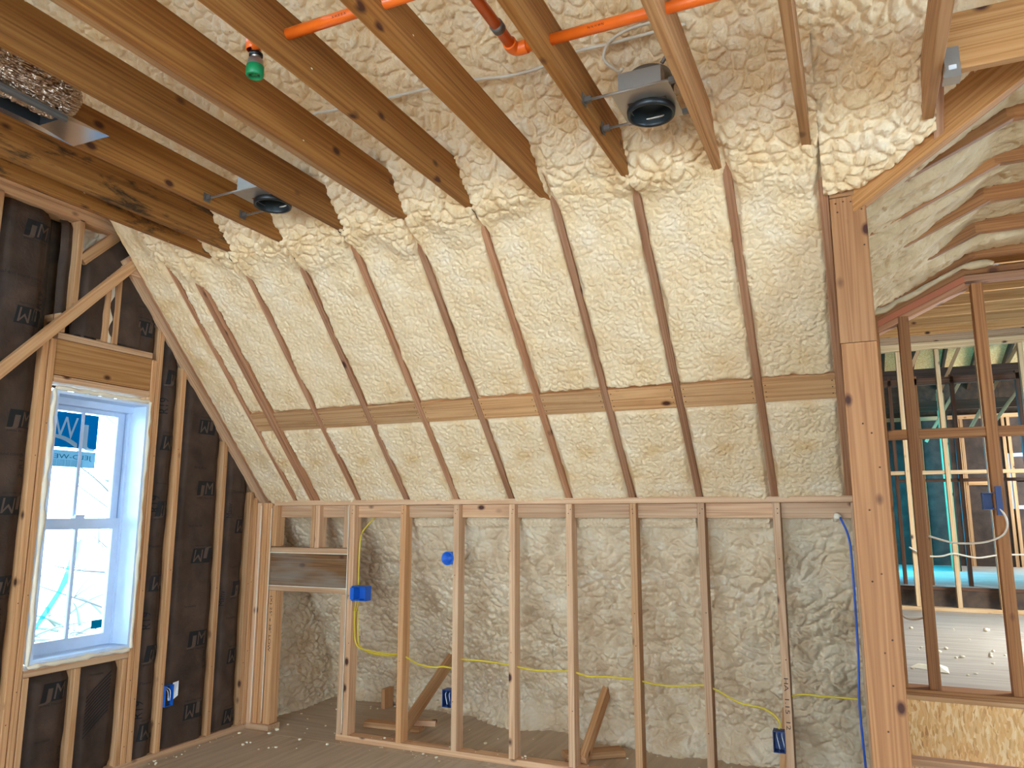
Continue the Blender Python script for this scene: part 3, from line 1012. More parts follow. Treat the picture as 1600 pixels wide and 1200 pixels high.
def kstud(x0, x1, z0, z1, m=None, y0=YK, d=0.089, name='stud'):
    return box(name, (x0, y0, z0), (x1, y0 + d, z1), wb, m or random.choice((M['stud'], M['stud'], M['plate'])))


box('bottom_plate', (-3.42, YK, 0.0), (-0.02, YK + .089, .038), wb, M['plate'])
box('top_plate', (-4.06, YK - .004, 1.600), (-0.02, YK + .10, 1.636), wb, M['plate'])
box('top_plate', (-4.06, YK + .10, 1.600), (-0.02, YK + .19, 1.640), wb, M['plate'])
for x in KX:
    kstud(x - .021, x + .021, .038, 1.599)
kstud(-3.418, -3.380, .038, 0.975)
kstud(-3.418, -3.372, 1.30, 1.599)
kstud(-0.052, -0.018, .038, 1.599)
edges = [-4.05] + KX + [-0.03]
for a, b in zip(edges[:-1], edges[1:]):
    box('blocking', (a + .022, YK + .048, 1.512), (b - .022, YK + .086, 1.599), wb, M['plate'])
# left end studs and framed access opening
for x0, x1, y0 in ((GX + .002, GX + .040, YK - .03), (GX + .043, GX + .080, YK - .012), (GX + .083, GX + .118, YK - .004)):
    kstud(x0, x1, .038, 1.62, None, y0)
jack = kstud(-4.075, -4.012, .038, 0.975)
kstud(-4.075, -4.030, 1.30, 1.599)
box('bottom_plate', (GX + .002, YK - .03, 0), (-3.99, YK + .089, .038), wb, M['plate'])
box('header_plate', (-4.075, YK, 0.977), (-3.370, YK + .089, 1.012), wb, M['plate'])
hb = box('header', (-4.075, YK + .004, 1.014), (-3.370, YK + .085, 1.252), wb, M['header_dark'])
hb['label'] = 'dark stained header board'
box('header_plate', (-4.075, YK, 1.254), (-3.370, YK + .089, 1.292), wb, M['plate'])
kstud(-3.712, -3.676, 1.294, 1.599)
kstud(-3.672, -3.634, 1.294, 1.599)
# seams of white foam sealant between the members
for p0, p1 in (((-4.08, YK - .001, 1.253), (-3.375, YK - .001, 1.253)), ((-4.08, YK - .001, 1.013), (-3.375, YK - .001, 1.013)),
               ((-3.372, YK - .001, .05), (-3.372, YK - .001, 1.6)), ((GX + .041, YK - .031, .05), (GX + .041, YK - .031, 1.6)), ((-4.082, YK - .003, .05), (-4.082, YK - .003, 1.58))):
    tube('sealant_bead', [p0, ((p0[0] + p1[0]) / 2, p0[1], (p0[2] + p1[2]) / 2), p1], .0035, wb, M['can_foam'], 6)
lettering('pencil_note', '(X) 25" x 38" LOW', (-4.040, YK - .001, .74), (0, 0, -1), (1, 0, 0), .030, jack, M['marker'], (0, -1, 0), .40, .0006)
lettering('pencil_note', 'HA  1.15  12', (-0.440, YK - .001, .52), (0, 0, -1), (1, 0, 0), .022, wb, M['marker'], (0, -1, 0), .27, .0006)


NAIL = None


def nail(p, nrm, parent):
    global NAIL
    if NAIL is None:
        ring = [(.0036 * math.cos(a), .0036 * math.sin(a)) for a in [i * math.pi / 3 for i in range(6)]]
        NAIL = mesh_from('nail_head', [(x, y, 0) for x, y in ring] + [(x * .7, y * .7, .0012) for x, y in ring],
                         [(i, (i + 1) % 6, 6 + (i + 1) % 6, 6 + i) for i in range(6)] + [tuple(range(6, 12))], M['dark_wood'])
    put(bpy.data.objects.new('nail_head', NAIL), parent, Matrix.Translation(p) @ Vector(nrm).to_track_quat('Z', 'Y').to_matrix().to_4x4())


rn = random.Random(21)
for x in KX:
    for z in (1.565, 1.54, rn.uniform(.9, 1.3), rn.uniform(.3, .8)):
        nail((x + rn.uniform(-.012, .012), YK, z), (0, -1, 0), wb)
for a, b in zip(RX[1:-1], RX[2:]):
    for xx in (a + .034, b - .034):
        for sv in (.675, .715, .757):
            nail(slope_pt(xx, sv + rn.uniform(-.006, .006), 0), NS, roof)
for y in (2.80, 2.843, 3.55, 3.594, 3.80, 4.225, 4.52, 4.56):
    for z in (2.0, 1.1, .5, .12):
        if y < 4.3 or z < 1.6:
            nail((GX, y + rn.uniform(-.008, .008), min(z, 1.55 if y > 4.3 else 1.95) + rn.uniform(-.1, .1)), (1, 0, 0), wl)


# spray foam behind the knee wall, falling to the floor
def yb(u):
    return 5.80 - np.interp(u, [-4.2, -3.2, -2.4, -1.5, 0.2], [0.0, 0.06, 0.26, 0.38, 0.46])


def knee_off(U, V):
    t = 1 - np.clip(V / 1.56, -.02, 1)
    y = YK + .13 + (yb(U) - YK - .13) * t ** 0.85 - .10 * sstep(.88, 1.0, t)
    big = .15 * vnoise(U * 2.4 + V * 1.9, V * 1.3 - U * .5, 71) + .06 * vnoise(U * 5 - V * 3, V * 4, 72)
    lump = .034 * pillows(U, V * 1.25, .085, 73, .5) + .016 * pillows(U, V * 1.2, .042, 75, .4) + .010 * worms(U, V * 1.4, .18, 74)
    fl = .05 * sstep(0.0, -0.02, V)
    out = np.zeros(U.shape + (3,))
    k_ = sstep(1.60, 1.15, V)
    out[..., 1] = y - big * k_ - lump * (.35 + .65 * k_) - fl + .02 * (1 - k_)
    return out


for a, b in zip([-4.25] + KX, KX + [-0.02]):
    sheet('foam_panel', (0, 0, 0), (1, 0, 0), (0, 0, 1), (0, -1, 0), a, b, -0.03, 1.56, 0.0075, lambda U, V: U * 0, wb, M['foam_low'], knee_off)
# rows of foam under the plate
for a, b in zip(KX[1:-1], KX[2:]):
    sheet('foam_panel', (0, YK + .125, 0), (1, 0, 0), (0, 0, 1), (0, -1, 0), a + .03, b - .05, 1.455, 1.53, 0.006,
          lambda U, V: .012 * pillows(U, V, .022, 80) + .02 * (1 - np.abs(V - 1.49) / .04), wb, M['foam_low'])
# kickers nailed from the floor up to the rafters
for x, p, q in ((-2.98, (4.74, .05), (5.62, .52)), (-1.66, (4.73, .05), (5.48, .50)), (-0.50, (4.75, .05), (5.42, .52))):
    board('diagonal_brace', (x, p[0], p[1]), (x, q[0], q[1]), .089, .040, wb, M['stud'], (0, -.4, .9))

# ---- post and cheek of the dormer
post = thing('trim_1', 'tall pale pine post at the right end of the sloped ceiling', 'post', (0.04, 3.45, 0), kind='structure')
box('post_board', (-0.030, 3.430, 0), (0.108, 3.468, 2.24), post, M['post'])
box('post_board', (-0.033, 3.432, 2.243), (0.108, 3.470, 2.885), post, M['post'])
vs = [(-0.033, 3.428, 2.888), (0.112, 3.428, 2.888), (0.112, 3.428, 2.945), (-0.033, 3.428, 2.925)]
wobj('post_cap', vs + [(x, 3.60, z) for x, y, z in vs], [(0, 1, 2, 3), (7, 6, 5, 4), (0, 4, 5, 1), (1, 5, 6, 2), (2, 6, 7, 3), (3, 7, 4, 0)], M['post'], post)
box('post_board', (-0.030, 3.471, 0), (0.090, 3.509, 2.88), post, M['rafter'])
for x, z in ((-.01, 2.86), (.02, 2.865), (.05, 2.86), (.075, 2.83), (.085, 2.845), (.09, 2.82), (-.005, 2.82), (.09, 2.66), (.03, 1.9), (.06, 1.86), (.08, 1.72), (.03, 1.55),
             (.055, 1.30), (.02, 1.27), (.075, 1.05), (.045, 1.0), (.065, .88), (.035, .71)):
    lathe('nail_head', [(0, .0012), (.0035, .0008), (.004, 0)], (x, 3.430, z), post, M['dark_wood'], 8, (0, -1, 0))

cheek = thing('wall_dormer', 'framed opening with a sloping top plate right of the post', 'wall', (.4, 5.1, .5), kind='structure')
DY = 5.1


def dz(x, y):
    return 2.76 + .47 * (min(x, .655) - .164) - .115 * (y - DY)


box('sheathing', (-0.012, 3.52, 0), (0.0, 5.1, 2.9), cheek, M['osb_dark'])
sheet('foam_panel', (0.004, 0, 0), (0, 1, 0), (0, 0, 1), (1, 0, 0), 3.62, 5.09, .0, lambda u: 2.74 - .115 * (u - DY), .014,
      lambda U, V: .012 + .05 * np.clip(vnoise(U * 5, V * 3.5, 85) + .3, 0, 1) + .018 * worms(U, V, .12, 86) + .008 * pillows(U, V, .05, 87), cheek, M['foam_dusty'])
box('stud', (.095, DY, .56), (.175, DY + .05, 2.74), cheek, M['wing'])
a, b = Vector((.10, DY + .045, dz(.10, DY) - .03)), Vector((.66, DY + .045, dz(.66, DY) - .03))
board('top_plate', a, b, .038, .089, cheek, M['wing'], (0, 0, 1))
board('top_plate', a - Vector((0, 0, .041)), b - Vector((0, 0, .041)), .038, .089, cheek, M['red_paint'], (0, 0, 1))
board('top_plate', a - Vector((0, 0, .082)), b - Vector((0, 0, .082)), .036, .089, cheek, M['rafter'], (0, 0, 1))
zf = dz(.7, DY)
box('top_plate', (.655, DY, zf - .05), (2.9, DY + .089, zf - .012), cheek, M['wing'])
box('top_plate', (.655, DY, zf - .091), (2.9, DY + .089, zf - .053), cheek, M['rafter'])
for x in (.312, .715, 1.12, 1.53, 1.94):
    zt = min(dz(x, DY) - .105, zf - .093)
    box('stud', (x - .030, DY, .56), (x + .030, DY + .089, zt), cheek, M['wing'])
for a, b in ((.178, .282), (.342, .685), (.745, 1.09), (1.15, 1.5)):
    box('blocking', (a, DY + .01, 1.978), (b, DY + .085, 2.034), cheek, M['wing'])
box('floor_edge', (.13, DY - .02, .528), (2.9, DY + .14, .560), cheek, M['wing'])
box('floor_edge', (.14, DY - .012, .500), (2.9, DY + .10, .527), cheek, M['stud'])
for x0, x1 in ((.13, 1.35), (1.353, 2.573)):
    box('sheathing', (x0, DY, .20), (x1, DY + .012, .499), cheek, M['osb'])
box('bottom_plate', (.13, DY - .05, .155), (2.9, DY + .05, .195), cheek, M['plate'])
box('sheathing', (.13, DY, -.02), (2.9, DY + .012, .153), cheek, M['osb'])

# ---- dormer ceiling: rafters and patchy foam
dorm = thing('ceiling_dormer', 'low vaulted ceiling of brown rafters half buried in dusty foam', 'ceiling', (.6, 4.2, 2.7), kind='structure')
DRY = [3.22, 3.58, 3.94, 4.30, 4.66, 5.00]


def dplane(U, Y):
    return 2.76 + .47 * (np.minimum(U, .655) - .164) - .115 * (Y - DY) + 0.0 * U


for y in DRY:
    x0 = max(0.0, .107 + (3.43 - y) / .47) if y < 3.43 else 0.0
    board('rafter', (x0, y, dz(x0, y) + .09), (.67, y, dz(.67, y) + .09), .18, .038, dorm, M['wing'], (0, 0, 1))
    if y > 3.3:
        board('rafter', (.672, y, dz(.7, y) + .095), (2.9, y, dz(.7, y) + .095), .185, .038, dorm, M['wing'], (0, 0, 1))
for q, (ya, yb_) in enumerate(zip(DRY[:-1], DRY[1:])):
    def dh(U, Y, ya=ya, yb_=yb_, q=q):
        e = np.minimum(Y - ya, yb_ - Y) - .02 + .03 * vnoise(U * 6, Y * 6, 90 + q)
        left = 1 - sstep(.30, 1.15, U + .5 * vnoise(U * 3, Y * 5, 95))
        h = .012 - .10 * (1 - left) + .035 * vnoise(U * 4, Y * 9, 91) + .016 * worms(U, Y, .11, 92) + .006 * worms(U, Y, .05, 93)
        ridge = .03 * np.exp(-((Y - ya - .10 - .05 * vnoise(U * 4, U * 0, q)) / .03) ** 2) * left
        return -.03 * (1 - sstep(-.02, .03, e)) * (1 - left * .9) + h + ridge
    u0 = (lambda y: max(-.01, .107 + (3.43 - y) / .47 + .0))(yb_) if yb_ < 3.43 else -.01
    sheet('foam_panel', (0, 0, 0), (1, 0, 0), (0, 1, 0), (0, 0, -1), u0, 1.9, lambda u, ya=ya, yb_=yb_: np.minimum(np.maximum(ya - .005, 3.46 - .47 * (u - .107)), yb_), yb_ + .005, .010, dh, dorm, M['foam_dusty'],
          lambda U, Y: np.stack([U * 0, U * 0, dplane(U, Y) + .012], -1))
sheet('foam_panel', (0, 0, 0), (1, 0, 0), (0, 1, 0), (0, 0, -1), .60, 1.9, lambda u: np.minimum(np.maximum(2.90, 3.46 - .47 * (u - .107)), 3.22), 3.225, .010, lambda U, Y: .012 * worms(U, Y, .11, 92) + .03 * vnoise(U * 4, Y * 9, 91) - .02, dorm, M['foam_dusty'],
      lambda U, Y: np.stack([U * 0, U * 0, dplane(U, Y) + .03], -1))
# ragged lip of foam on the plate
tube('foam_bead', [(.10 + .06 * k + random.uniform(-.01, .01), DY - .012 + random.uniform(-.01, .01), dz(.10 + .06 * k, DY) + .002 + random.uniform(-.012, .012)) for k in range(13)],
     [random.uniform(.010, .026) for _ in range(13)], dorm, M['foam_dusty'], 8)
box('roof_deck', (-.1, 2.6, 3.75), (3.0, 5.2, 3.78), dorm, deckm)

# ================================================================== THE WING BEYOND
flw = thing('floor_wing', 'dusty raised plywood floor seen beyond the dormer opening', 'floor', (1.4, 7.3, .5), kind='structure')
for k in range(4):
    y0 = DY + .14 + k * 1.12
    y1 = min(y0 + 1.118, 9.55)
    for x0, x1 in ((.0, 1.2), (1.202, 2.98)):
        box('subfloor_sheet', (x0, y0, .50), (x1, y1, .530), flw, M['floor_dusty'])
w2 = thing('wall_wing', 'pale stud partition beyond the raised floor', 'wall', (1.4, 9.5, .53), kind='structure')
Y2 = 9.45
box('bottom_plate', (.25, Y2, .53), (2.98, Y2 + .089, .570), w2, M['stud_pale'])
for x in (.105, .49, .875, 1.265, 1.66, 2.05):
    if x > .2:
        box('stud', (x - .022, Y2, .571), (x + .022, Y2 + .089, 3.34), w2, M['stud_pale'])
for a, b in ((.2, .466), (.514, .851), (.899, 1.241), (1.289, 1.636)):
    box('blocking', (a, Y2 + .01, 1.965), (b, Y2 + .08, 2.005), w2, M['stud_pale'])
box('header', (.1, Y2 - .03, 3.345), (2.98, Y2 + .06, 3.42), w2, M['stud_pale'])
box('header', (.1, Y2 - .02, 3.422), (2.98, Y2 + .07, 3.52), w2, M['plate'])
box('riser', (.1, Y2 + .13, .45), (2.98, Y2 + .15, .735), w2, M['osb_dark'])
box('riser_cap', (.1, Y2 + .12, .736), (2.98, Y2 + .17, .770), w2, M['dark_wood'])
cw = thing('ceiling_wing', 'row of flat joists over the raised floor', 'ceiling framing', (1.4, 7, 3.45), kind='structure')
for k in range(10):
    y = 5.45 + k * .405
    box('joist', (.05, y, 3.44), (2.98, y + .038, 3.62), cw, M['header'])
box('ceiling_deck', (.0, 5.1, 3.64), (2.98, 9.4, 3.66), cw, M['osb_dark'])
# outer walls of the wing: closed above the floor, left one hidden behind the post
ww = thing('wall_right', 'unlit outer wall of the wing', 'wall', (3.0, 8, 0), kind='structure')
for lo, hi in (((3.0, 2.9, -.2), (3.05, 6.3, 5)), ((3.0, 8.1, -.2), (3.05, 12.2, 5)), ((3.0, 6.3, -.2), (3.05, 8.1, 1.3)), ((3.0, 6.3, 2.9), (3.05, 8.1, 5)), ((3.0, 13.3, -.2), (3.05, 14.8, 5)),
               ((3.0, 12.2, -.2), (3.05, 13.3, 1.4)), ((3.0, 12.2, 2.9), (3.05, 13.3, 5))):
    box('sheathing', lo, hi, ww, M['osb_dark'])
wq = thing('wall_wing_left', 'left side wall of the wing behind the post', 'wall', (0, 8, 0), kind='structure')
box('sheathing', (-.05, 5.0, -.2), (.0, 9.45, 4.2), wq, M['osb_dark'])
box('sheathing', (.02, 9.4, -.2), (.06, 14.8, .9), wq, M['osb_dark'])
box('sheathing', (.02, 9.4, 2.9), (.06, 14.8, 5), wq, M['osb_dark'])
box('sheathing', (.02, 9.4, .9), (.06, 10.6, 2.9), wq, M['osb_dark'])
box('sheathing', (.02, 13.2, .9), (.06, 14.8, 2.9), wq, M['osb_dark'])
fw = thing('window_2', 'side window covered with aqua film', 'window', (.06, 11.9, .9), kind='structure')
multi_box('frame', [((.0, 10.6, .9), (.07, 10.66, 2.9)), ((.0, 13.14, .9), (.07, 13.2, 2.9)), ((.0, 10.66, 2.84), (.07, 13.14, 2.9)), ((.0, 10.66, .9), (.07, 13.14, .96))], fw, V)
wobj('window_film', [(.03, 10.66, .96), (.03, 13.14, .96), (.03, 13.14, 2.84), (.03, 10.66, 2.84)], [(0, 1, 2, 3)], M['film'], fw)

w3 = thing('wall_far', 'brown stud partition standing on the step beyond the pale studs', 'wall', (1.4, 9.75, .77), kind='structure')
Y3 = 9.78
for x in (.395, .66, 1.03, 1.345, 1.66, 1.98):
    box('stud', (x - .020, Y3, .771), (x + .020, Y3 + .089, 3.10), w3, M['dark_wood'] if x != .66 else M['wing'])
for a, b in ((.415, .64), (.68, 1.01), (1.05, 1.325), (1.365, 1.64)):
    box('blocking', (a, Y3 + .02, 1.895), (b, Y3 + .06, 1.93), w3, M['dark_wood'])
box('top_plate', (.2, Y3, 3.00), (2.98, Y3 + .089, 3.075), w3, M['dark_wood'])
ff = thing('floor_far', 'blue-lit floor of the farthest room', 'floor', (1.4, 12, .75), kind='structure')
for y0, y1 in ((9.62, 10.8), (10.803, 12.0), (12.003, 13.2), (13.203, 14.7)):
    box('subfloor_sheet', (.06, y0, .74), (2.98, y1, .770), ff, M['floor_dusty'])
w4 = thing('wall_end', 'insulated stud wall at the far end of the wing', 'wall', (1.6, 13.6, .77), kind='structure')
Y4 = 13.6
for i_, x in enumerate((.75, .93, 1.27, 1.45, 1.50, 1.92, 2.05, 2.12, 2.6)):
    box('stud', (x - .022, Y4, .77), (x + .022, Y4 + .089, 3.0), w4, M['stud'])
for x0, x1 in ((.2, .73), (.772, .908), (.952, 1.25), (1.29, 1.43), (1.522, 1.90), (1.942, 2.03), (2.142, 2.58)):
    box('kraft_batt', (x0, Y4 + .03, .77), (x1, Y4 + .07, 3.0), w4, M['kraft'])
box('top_plate', (.1, Y4, 3.0), (3.0, Y4 + .09, 3.06), w4, M['stud'])
box('blocking', (1.52, Y4 - .01, 1.98), (1.90, Y4 + .03, 2.04), w4, M['stud'])
for lo, hi in (((.0, -.2), (2.05, 5)), ((2.75, -.2), (3.05, 5)), ((2.05, -.2), (2.75, 1.62)), ((2.05, 2.45), (2.75, 5))):
    box('sheathing', (lo[0], Y4 + .10, lo[1]), (hi[0], Y4 + .12, hi[1]), w4, M['osb_dark'])
pw = thing('wall_partition', 'short partition end with paired aqua-lit studs in the far room', 'wall', (1.2, 12.2, .77), kind='structure')
for x, y in ((1.115, 12.3), (1.16, 12.3), (1.14, 12.7)):
    box('stud', (x - .02, y, .77), (x + .02, y + .089, 3.3), pw, M['stud'])
box('sheathing', (1.185, 12.3, .77), (1.195, 13.55, 3.0), pw, M['osb_dark'])
w5 = thing('window_3', 'small bright window with a teal sticker at the far right', 'window', (2.4, 13.66, 1.62), kind='structure')
multi_box('frame', [((2.05, 13.62, 1.62), (2.10, 13.70, 2.45)), ((2.70, 13.62, 1.62), (2.75, 13.70, 2.45)), ((2.10, 13.62, 2.40), (2.70, 13.70, 2.45)), ((2.10, 13.62, 1.62), (2.70, 13.70, 1.67)),
                    ((2.10, 13.63, 2.02), (2.70, 13.68, 2.06))], w5, V)
for z0, z1 in ((1.67, 2.02), (2.06, 2.40)):
    box('pane', (2.10, 13.655, z0), (2.70, 13.66, z1), w5, M['glass'])
ws = wobj('sticker', [(2.12, 13.645, 2.24), (2.42, 13.645, 2.24), (2.42, 13.645, 2.38), (2.12, 13.645, 2.38)], [(0, 1, 2, 3)], M['sticker'], w5)
lettering('sticker_letter', 'W', (2.20, 13.644, 2.31), (1, 0, 0), (0, 0, 1), .10, ws, M['sticker_letter'], (0, -1, 0), .12, .001)
rf = thing('roof_wing', 'dark roof deck with slanting struts over the far room', 'roof', (1.5, 12, 4.2), kind='structure')
wobj('roof_deck', [(-.1, 9.3, 4.6), (3.1, 9.3, 4.6), (3.1, 14.9, 3.3), (-.1, 14.9, 3.3)], [(3, 2, 1, 0)], M['osb'], rf)
box('roof_deck', (-.1, 5.0, 5.0), (3.1, 9.6, 5.04), rf, deckm)
for x in (.45, .85, 1.25, 1.65, 2.05, 2.45):
    board('rafter', (x, 9.9, 4.42), (x, 14.6, 3.33), .14, .038, rf, M['dark_wood'], (0, 0, 1))
for x0, z0, x1, z1, y in ((.55, 3.05, .95, 3.9, 10.6), (1.0, 3.05, 1.42, 3.95, 10.9), (1.35, 2.6, 2.0, 3.7, 11.6), (.9, 2.55, 1.4, 3.4, 12.2), (1.7, 2.7, 2.35, 3.6, 12.4)):
    board('strut', (x0, y, z0), (x1, y, z1), .089, .04, rf, M['stud'], (0, 1, 0))
for y, z in ((11.2, 3.35), (12.6, 3.1)):
    board('collar_beam', (.1, y, z), (2.9, y, z), .14, .04, rf, M['dark_wood'], (0, 0, 1))

# ---- the rest of the room, behind and right of the camera
rr_ = thing('wall_rear', 'rear wall of the room with wide window openings', 'wall', (0, -4, 0), kind='structure')
for lo, hi in (((-4.4, -.1), (-2.8, 5)), ((1.0, -.1), (4.45, 5)), ((-2.8, -.1), (1.0, .7)), ((-2.8, 2.8), (1.0, 5))):
    box('sheathing', (lo[0], -4.1, lo[1]), (hi[0], -4.06, hi[1]), rr_, M['osb'])
wr = thing('wall_right_room', 'right wall of the attic room', 'wall', (4.1, 0, 0), kind='structure')
for lo, hi in (((-4.1, -.1), (-2.0, 5)), ((.8, -.1), (3.0, 5)), ((-2.0, -.1), (.8, .6)), ((-2.0, 2.4), (.8, 5))):
    box('sheathing', (4.1, lo[0], lo[1]), (4.14, hi[0], hi[1]), wr, M['osb'])
wl2 = thing('wall_left_rear', 'rear part of the gable wall', 'wall', (-4.36, -2.5, 0), kind='structure')
for lo, hi in (((-4.1, -.2), (-2.3, 4.9)), ((-1.3, -.2), (-1.0, 4.9)), ((-2.3, -.2), (-1.3, .7)), ((-2.3, 2.5), (-1.3, 4.9))):
    box('sheathing', (-4.37, lo[0], lo[1]), (-4.34, hi[0], hi[1]), wl2, M['osb'])
wsd = thing('wall_stair', 'side wall right of the dormer opening', 'wall', (3, 3, 0), kind='structure')
box('sheathing', (2.98, 2.95, -.1), (4.15, 3.0, 5), wsd, M['osb'])

# ================================================================== THINGS
# recessed light housings


def recessed(x, y, xl, xr, label, z=3.072, bars=(-.165, .075)):
    t = thing('recessed_light', label, 'ceiling light', (x, y, z), 'recessed light housings between the joists')
    R = .093
    lathe('trim_ring', [(R - .012, .004), (R - .011, -.006), (R - .002, -.008), (R + .001, .012), (R - .004, .02)], (x, y, z), t, M['black'], 40)
    lathe('can', [(R - .012, .002), (R - .016, .04), (R - .018, .085), (R - .04, .09), (.0, .09)], (x, y, z), t, M['can_in'], 40)
    lathe('housing', [(R - .004, .02), (R - .002, .13), (R - .012, .165), (.03, .172), (0, .172)], (x, y, z), t, M['steel_dull'], 32)
    multi_box('mounting_plate', [((x - R - .02, y + bars[0] - .006, z + .020), (x + R + .015, y - R * .8, z + .0225)), ((x - R - .02, y - R * .8, z + .020), (x - R * .8, y + R, z + .0225)),
                                 ((x + R * .8, y - R * .8, z + .020), (x + R + .015, y + R, z + .0225))], t, M['steel'])
    jb = multi_box('junction_box', [((x - .085, y - .160, z + .023), (x + .078, y - R - .004, z + .100))], t, M['steel'])
    lathe('knockout', [(.0, .001), (.011, .001), (.011, 0)], (x - .0855, y - .13, z + .05), jb, M['black'], 12, (-1, 0, 0))
    for b in bars:
        bar = tube('hanger_bar', [(xl + .012, y + b, z + .020), (xr - .012, y + b, z + .026)], .0055, t, M['steel'], 8, True, False)
        for xx, s_ in ((xl, 1), (xr, -1)):
            multi_box('bar_foot', [((min(xx, xx + s_ * .004), y + b - .02, z + .002), (max(xx, xx + s_ * .004), y + b + .02, z + .045)),
                                   ((min(xx, xx + s_ * .03), y + b - .009, z + .012), (max(xx, xx + s_ * .03), y + b + .009, z + .032))], bar, M['steel_dull'])
    tube('conduit', [(x + .07, y - .10, z + .14), (x + .10, y - .11, z + .16), (x + .115, y - .06, z + .13), (x + .09, y - .02, z + .09)], .008, t, M['steel_dull'])
    return t


recessed(-.640, 2.735, -.859, -.502, 'black-rimmed recessed light near the orange pipe, box and foam fully in view')
recessed(-2.602, 2.825, -2.879, -2.501, 'recessed light half hidden by a joist near the gable wall', bars=(-.165, .080))

# air boot with foil wrapped duct
t = thing('duct_boot', 'foil-wrapped metal duct boot between two joists at upper left', 'duct boot', (-2.79, 1.6, 3.055))
bx0, bx1, by0, by1 = -2.905, -2.69, 1.12, 1.965
wobj('flange', [(bx0, by0, 3.054), (bx1, by0, 3.054), (bx1, by1, 3.054), (bx0, by1, 3.054), (bx0 + .03, by0 + .03, 3.058), (bx1 - .045, by0 + .03, 3.058), (bx1 - .045, by1 - .17, 3.058), (bx0 + .03, by1 - .17, 3.058),
                (bx0, by0, 3.0555), (bx1, by0, 3.0555), (bx1, by1, 3.0555), (bx0, by1, 3.0555)],
     [(1, 0, 4, 5), (2, 1, 5, 6), (3, 2, 6, 7), (0, 3, 7, 4), (0, 1, 9, 8), (1, 2, 10, 9), (2, 3, 11, 10), (3, 0, 8, 11)], M['bright_steel'], t)
a0, a1, c0, c1 = bx0 + .03, bx1 - .045, by0 + .03, by1 - .17
wobj('boot_throat', [(a0, c0, 3.058), (a1, c0, 3.058), (a1, c1, 3.058), (a0, c1, 3.058), (a0, c0, 3.20), (a1, c0, 3.20), (a1, c1, 3.20), (a0, c1, 3.20)],
     [(0, 1, 5, 4), (1, 2, 6, 5), (2, 3, 7, 6), (3, 0, 4, 7), (4, 5, 6, 7)], M['duct_black'], t)
box('boot_rail', (a1 - .004, c0, 3.045), (a1 + .014, c1 + .01, 3.062), t, M['steel_dull'])


def foil_off(U, Vv):
    R = .072 + .020 * pillows(U * .4 + 3, Vv, .05, 33, .7) + .012 * vnoise(U * 9, Vv * 18, 34)
    end = np.sqrt(np.clip(1 - np.clip((Vv - (by1 - .20)) / .10, 0, 1) ** 2, 0, 1))
    R = R * (.25 + .75 * end)
    out = np.zeros(U.shape + (3,))
    out[..., 0] = bx1 - .085 + 1.15 * R * np.cos(U)
    out[..., 1] = Vv
    out[..., 2] = 3.155 + R * np.sin(U)
    return out


sheet('foil_wrap', (0, 0, 0), (0, 0, 0), (0, 0, 0), (0, 0, 0), -math.pi, math.pi, by0, by1 - .10, .014, lambda U, Vv: U * 0, t, M['foil'], foil_off)

# sprinkler pipes
t = thing('sprinkler_pipe', 'orange pipe through two joists ending in a green-capped sprinkler head', 'sprinkler pipe', (-1.55, 1.86, 3.06))
pz, py = 3.160, 1.855
tube('pipe', [(-1.00, py, pz), (-1.835, py, pz)], .0195, t, M['orange'], 20, True, False)
lathe('elbow', [(.0, .028), (.022, .026), (.026, .018), (.026, -.024), (.022, -.028)], (-1.842, py + .005, pz + .012), t, M['orange'], 20)
lathe('head_body', [(.012, .05), (.018, .045), (.018, .022), (.014, .02), (.014, .012), (.026, .008), (.029, -.012), (.029, -.018)], (-1.842, py + .02, 3.108), t, M['steel'], 24)
lathe('head_collar', [(.019, .0), (.024, .002), (.024, .012), (.019, .014)], (-1.842, py + .02, 3.128), t, M['black'], 20)
lathe('cap', [(.0295, .020), (.0305, .018), (.0310, -.014), (.027, -.020), (.022, -.020), (.020, -.008), (.012, -.006), (.010, -.016), (0, -.016)], (-1.842, py + .02, 3.072), t, M['green'], 28)
t = thing('sprinkler_pipe', 'orange pipe with an elbow and a steel coupling above the light', 'sprinkler pipe', (-.6, 2.22, 3.06))
ex, ey, ez = -1.000, 2.235, 3.145
tube('pipe', [(ex + .02, ey, ez), (.30, ey, ez)], .0195, t, M['orange'], 20, True, False)
tube('elbow', [(ex, ey - .045, ez), (ex, ey - .02, ez), (ex + .006, ey - .006, ez), (ex + .02, ey, ez), (ex + .05, ey, ez)], .0245, t, M['orange'], 20)
tube('pipe', [(ex, ey - .03, ez), (ex, .6, ez)], .0195, t, M['orange'], 20, True, False)
tube('coupling', [(ex, ey - .155, ez), (ex, ey - .125, ez)], .0235, t, M['steel_dull'], 20, True, False)
for nm, px, w_, pr in (('pipe_marking', -1.48, .012, 'sprinkler_pipe'), ('pipe_marking', -.72, .012, 'sprinkler_pipe.001')):
    par = bpy.data.objects[pr]
    yy, zz = (py, pz) if pr == 'sprinkler_pipe' else (ey, ez)
    for q in range(5):
        lettering(nm, random.choice('HNEX'), (px + q * .012, yy - .0185, zz - .0065), (1, 0, 0), (0, -.33, .94), .008, par, M['ink'], (0, -.94, -.33), None, .0006)

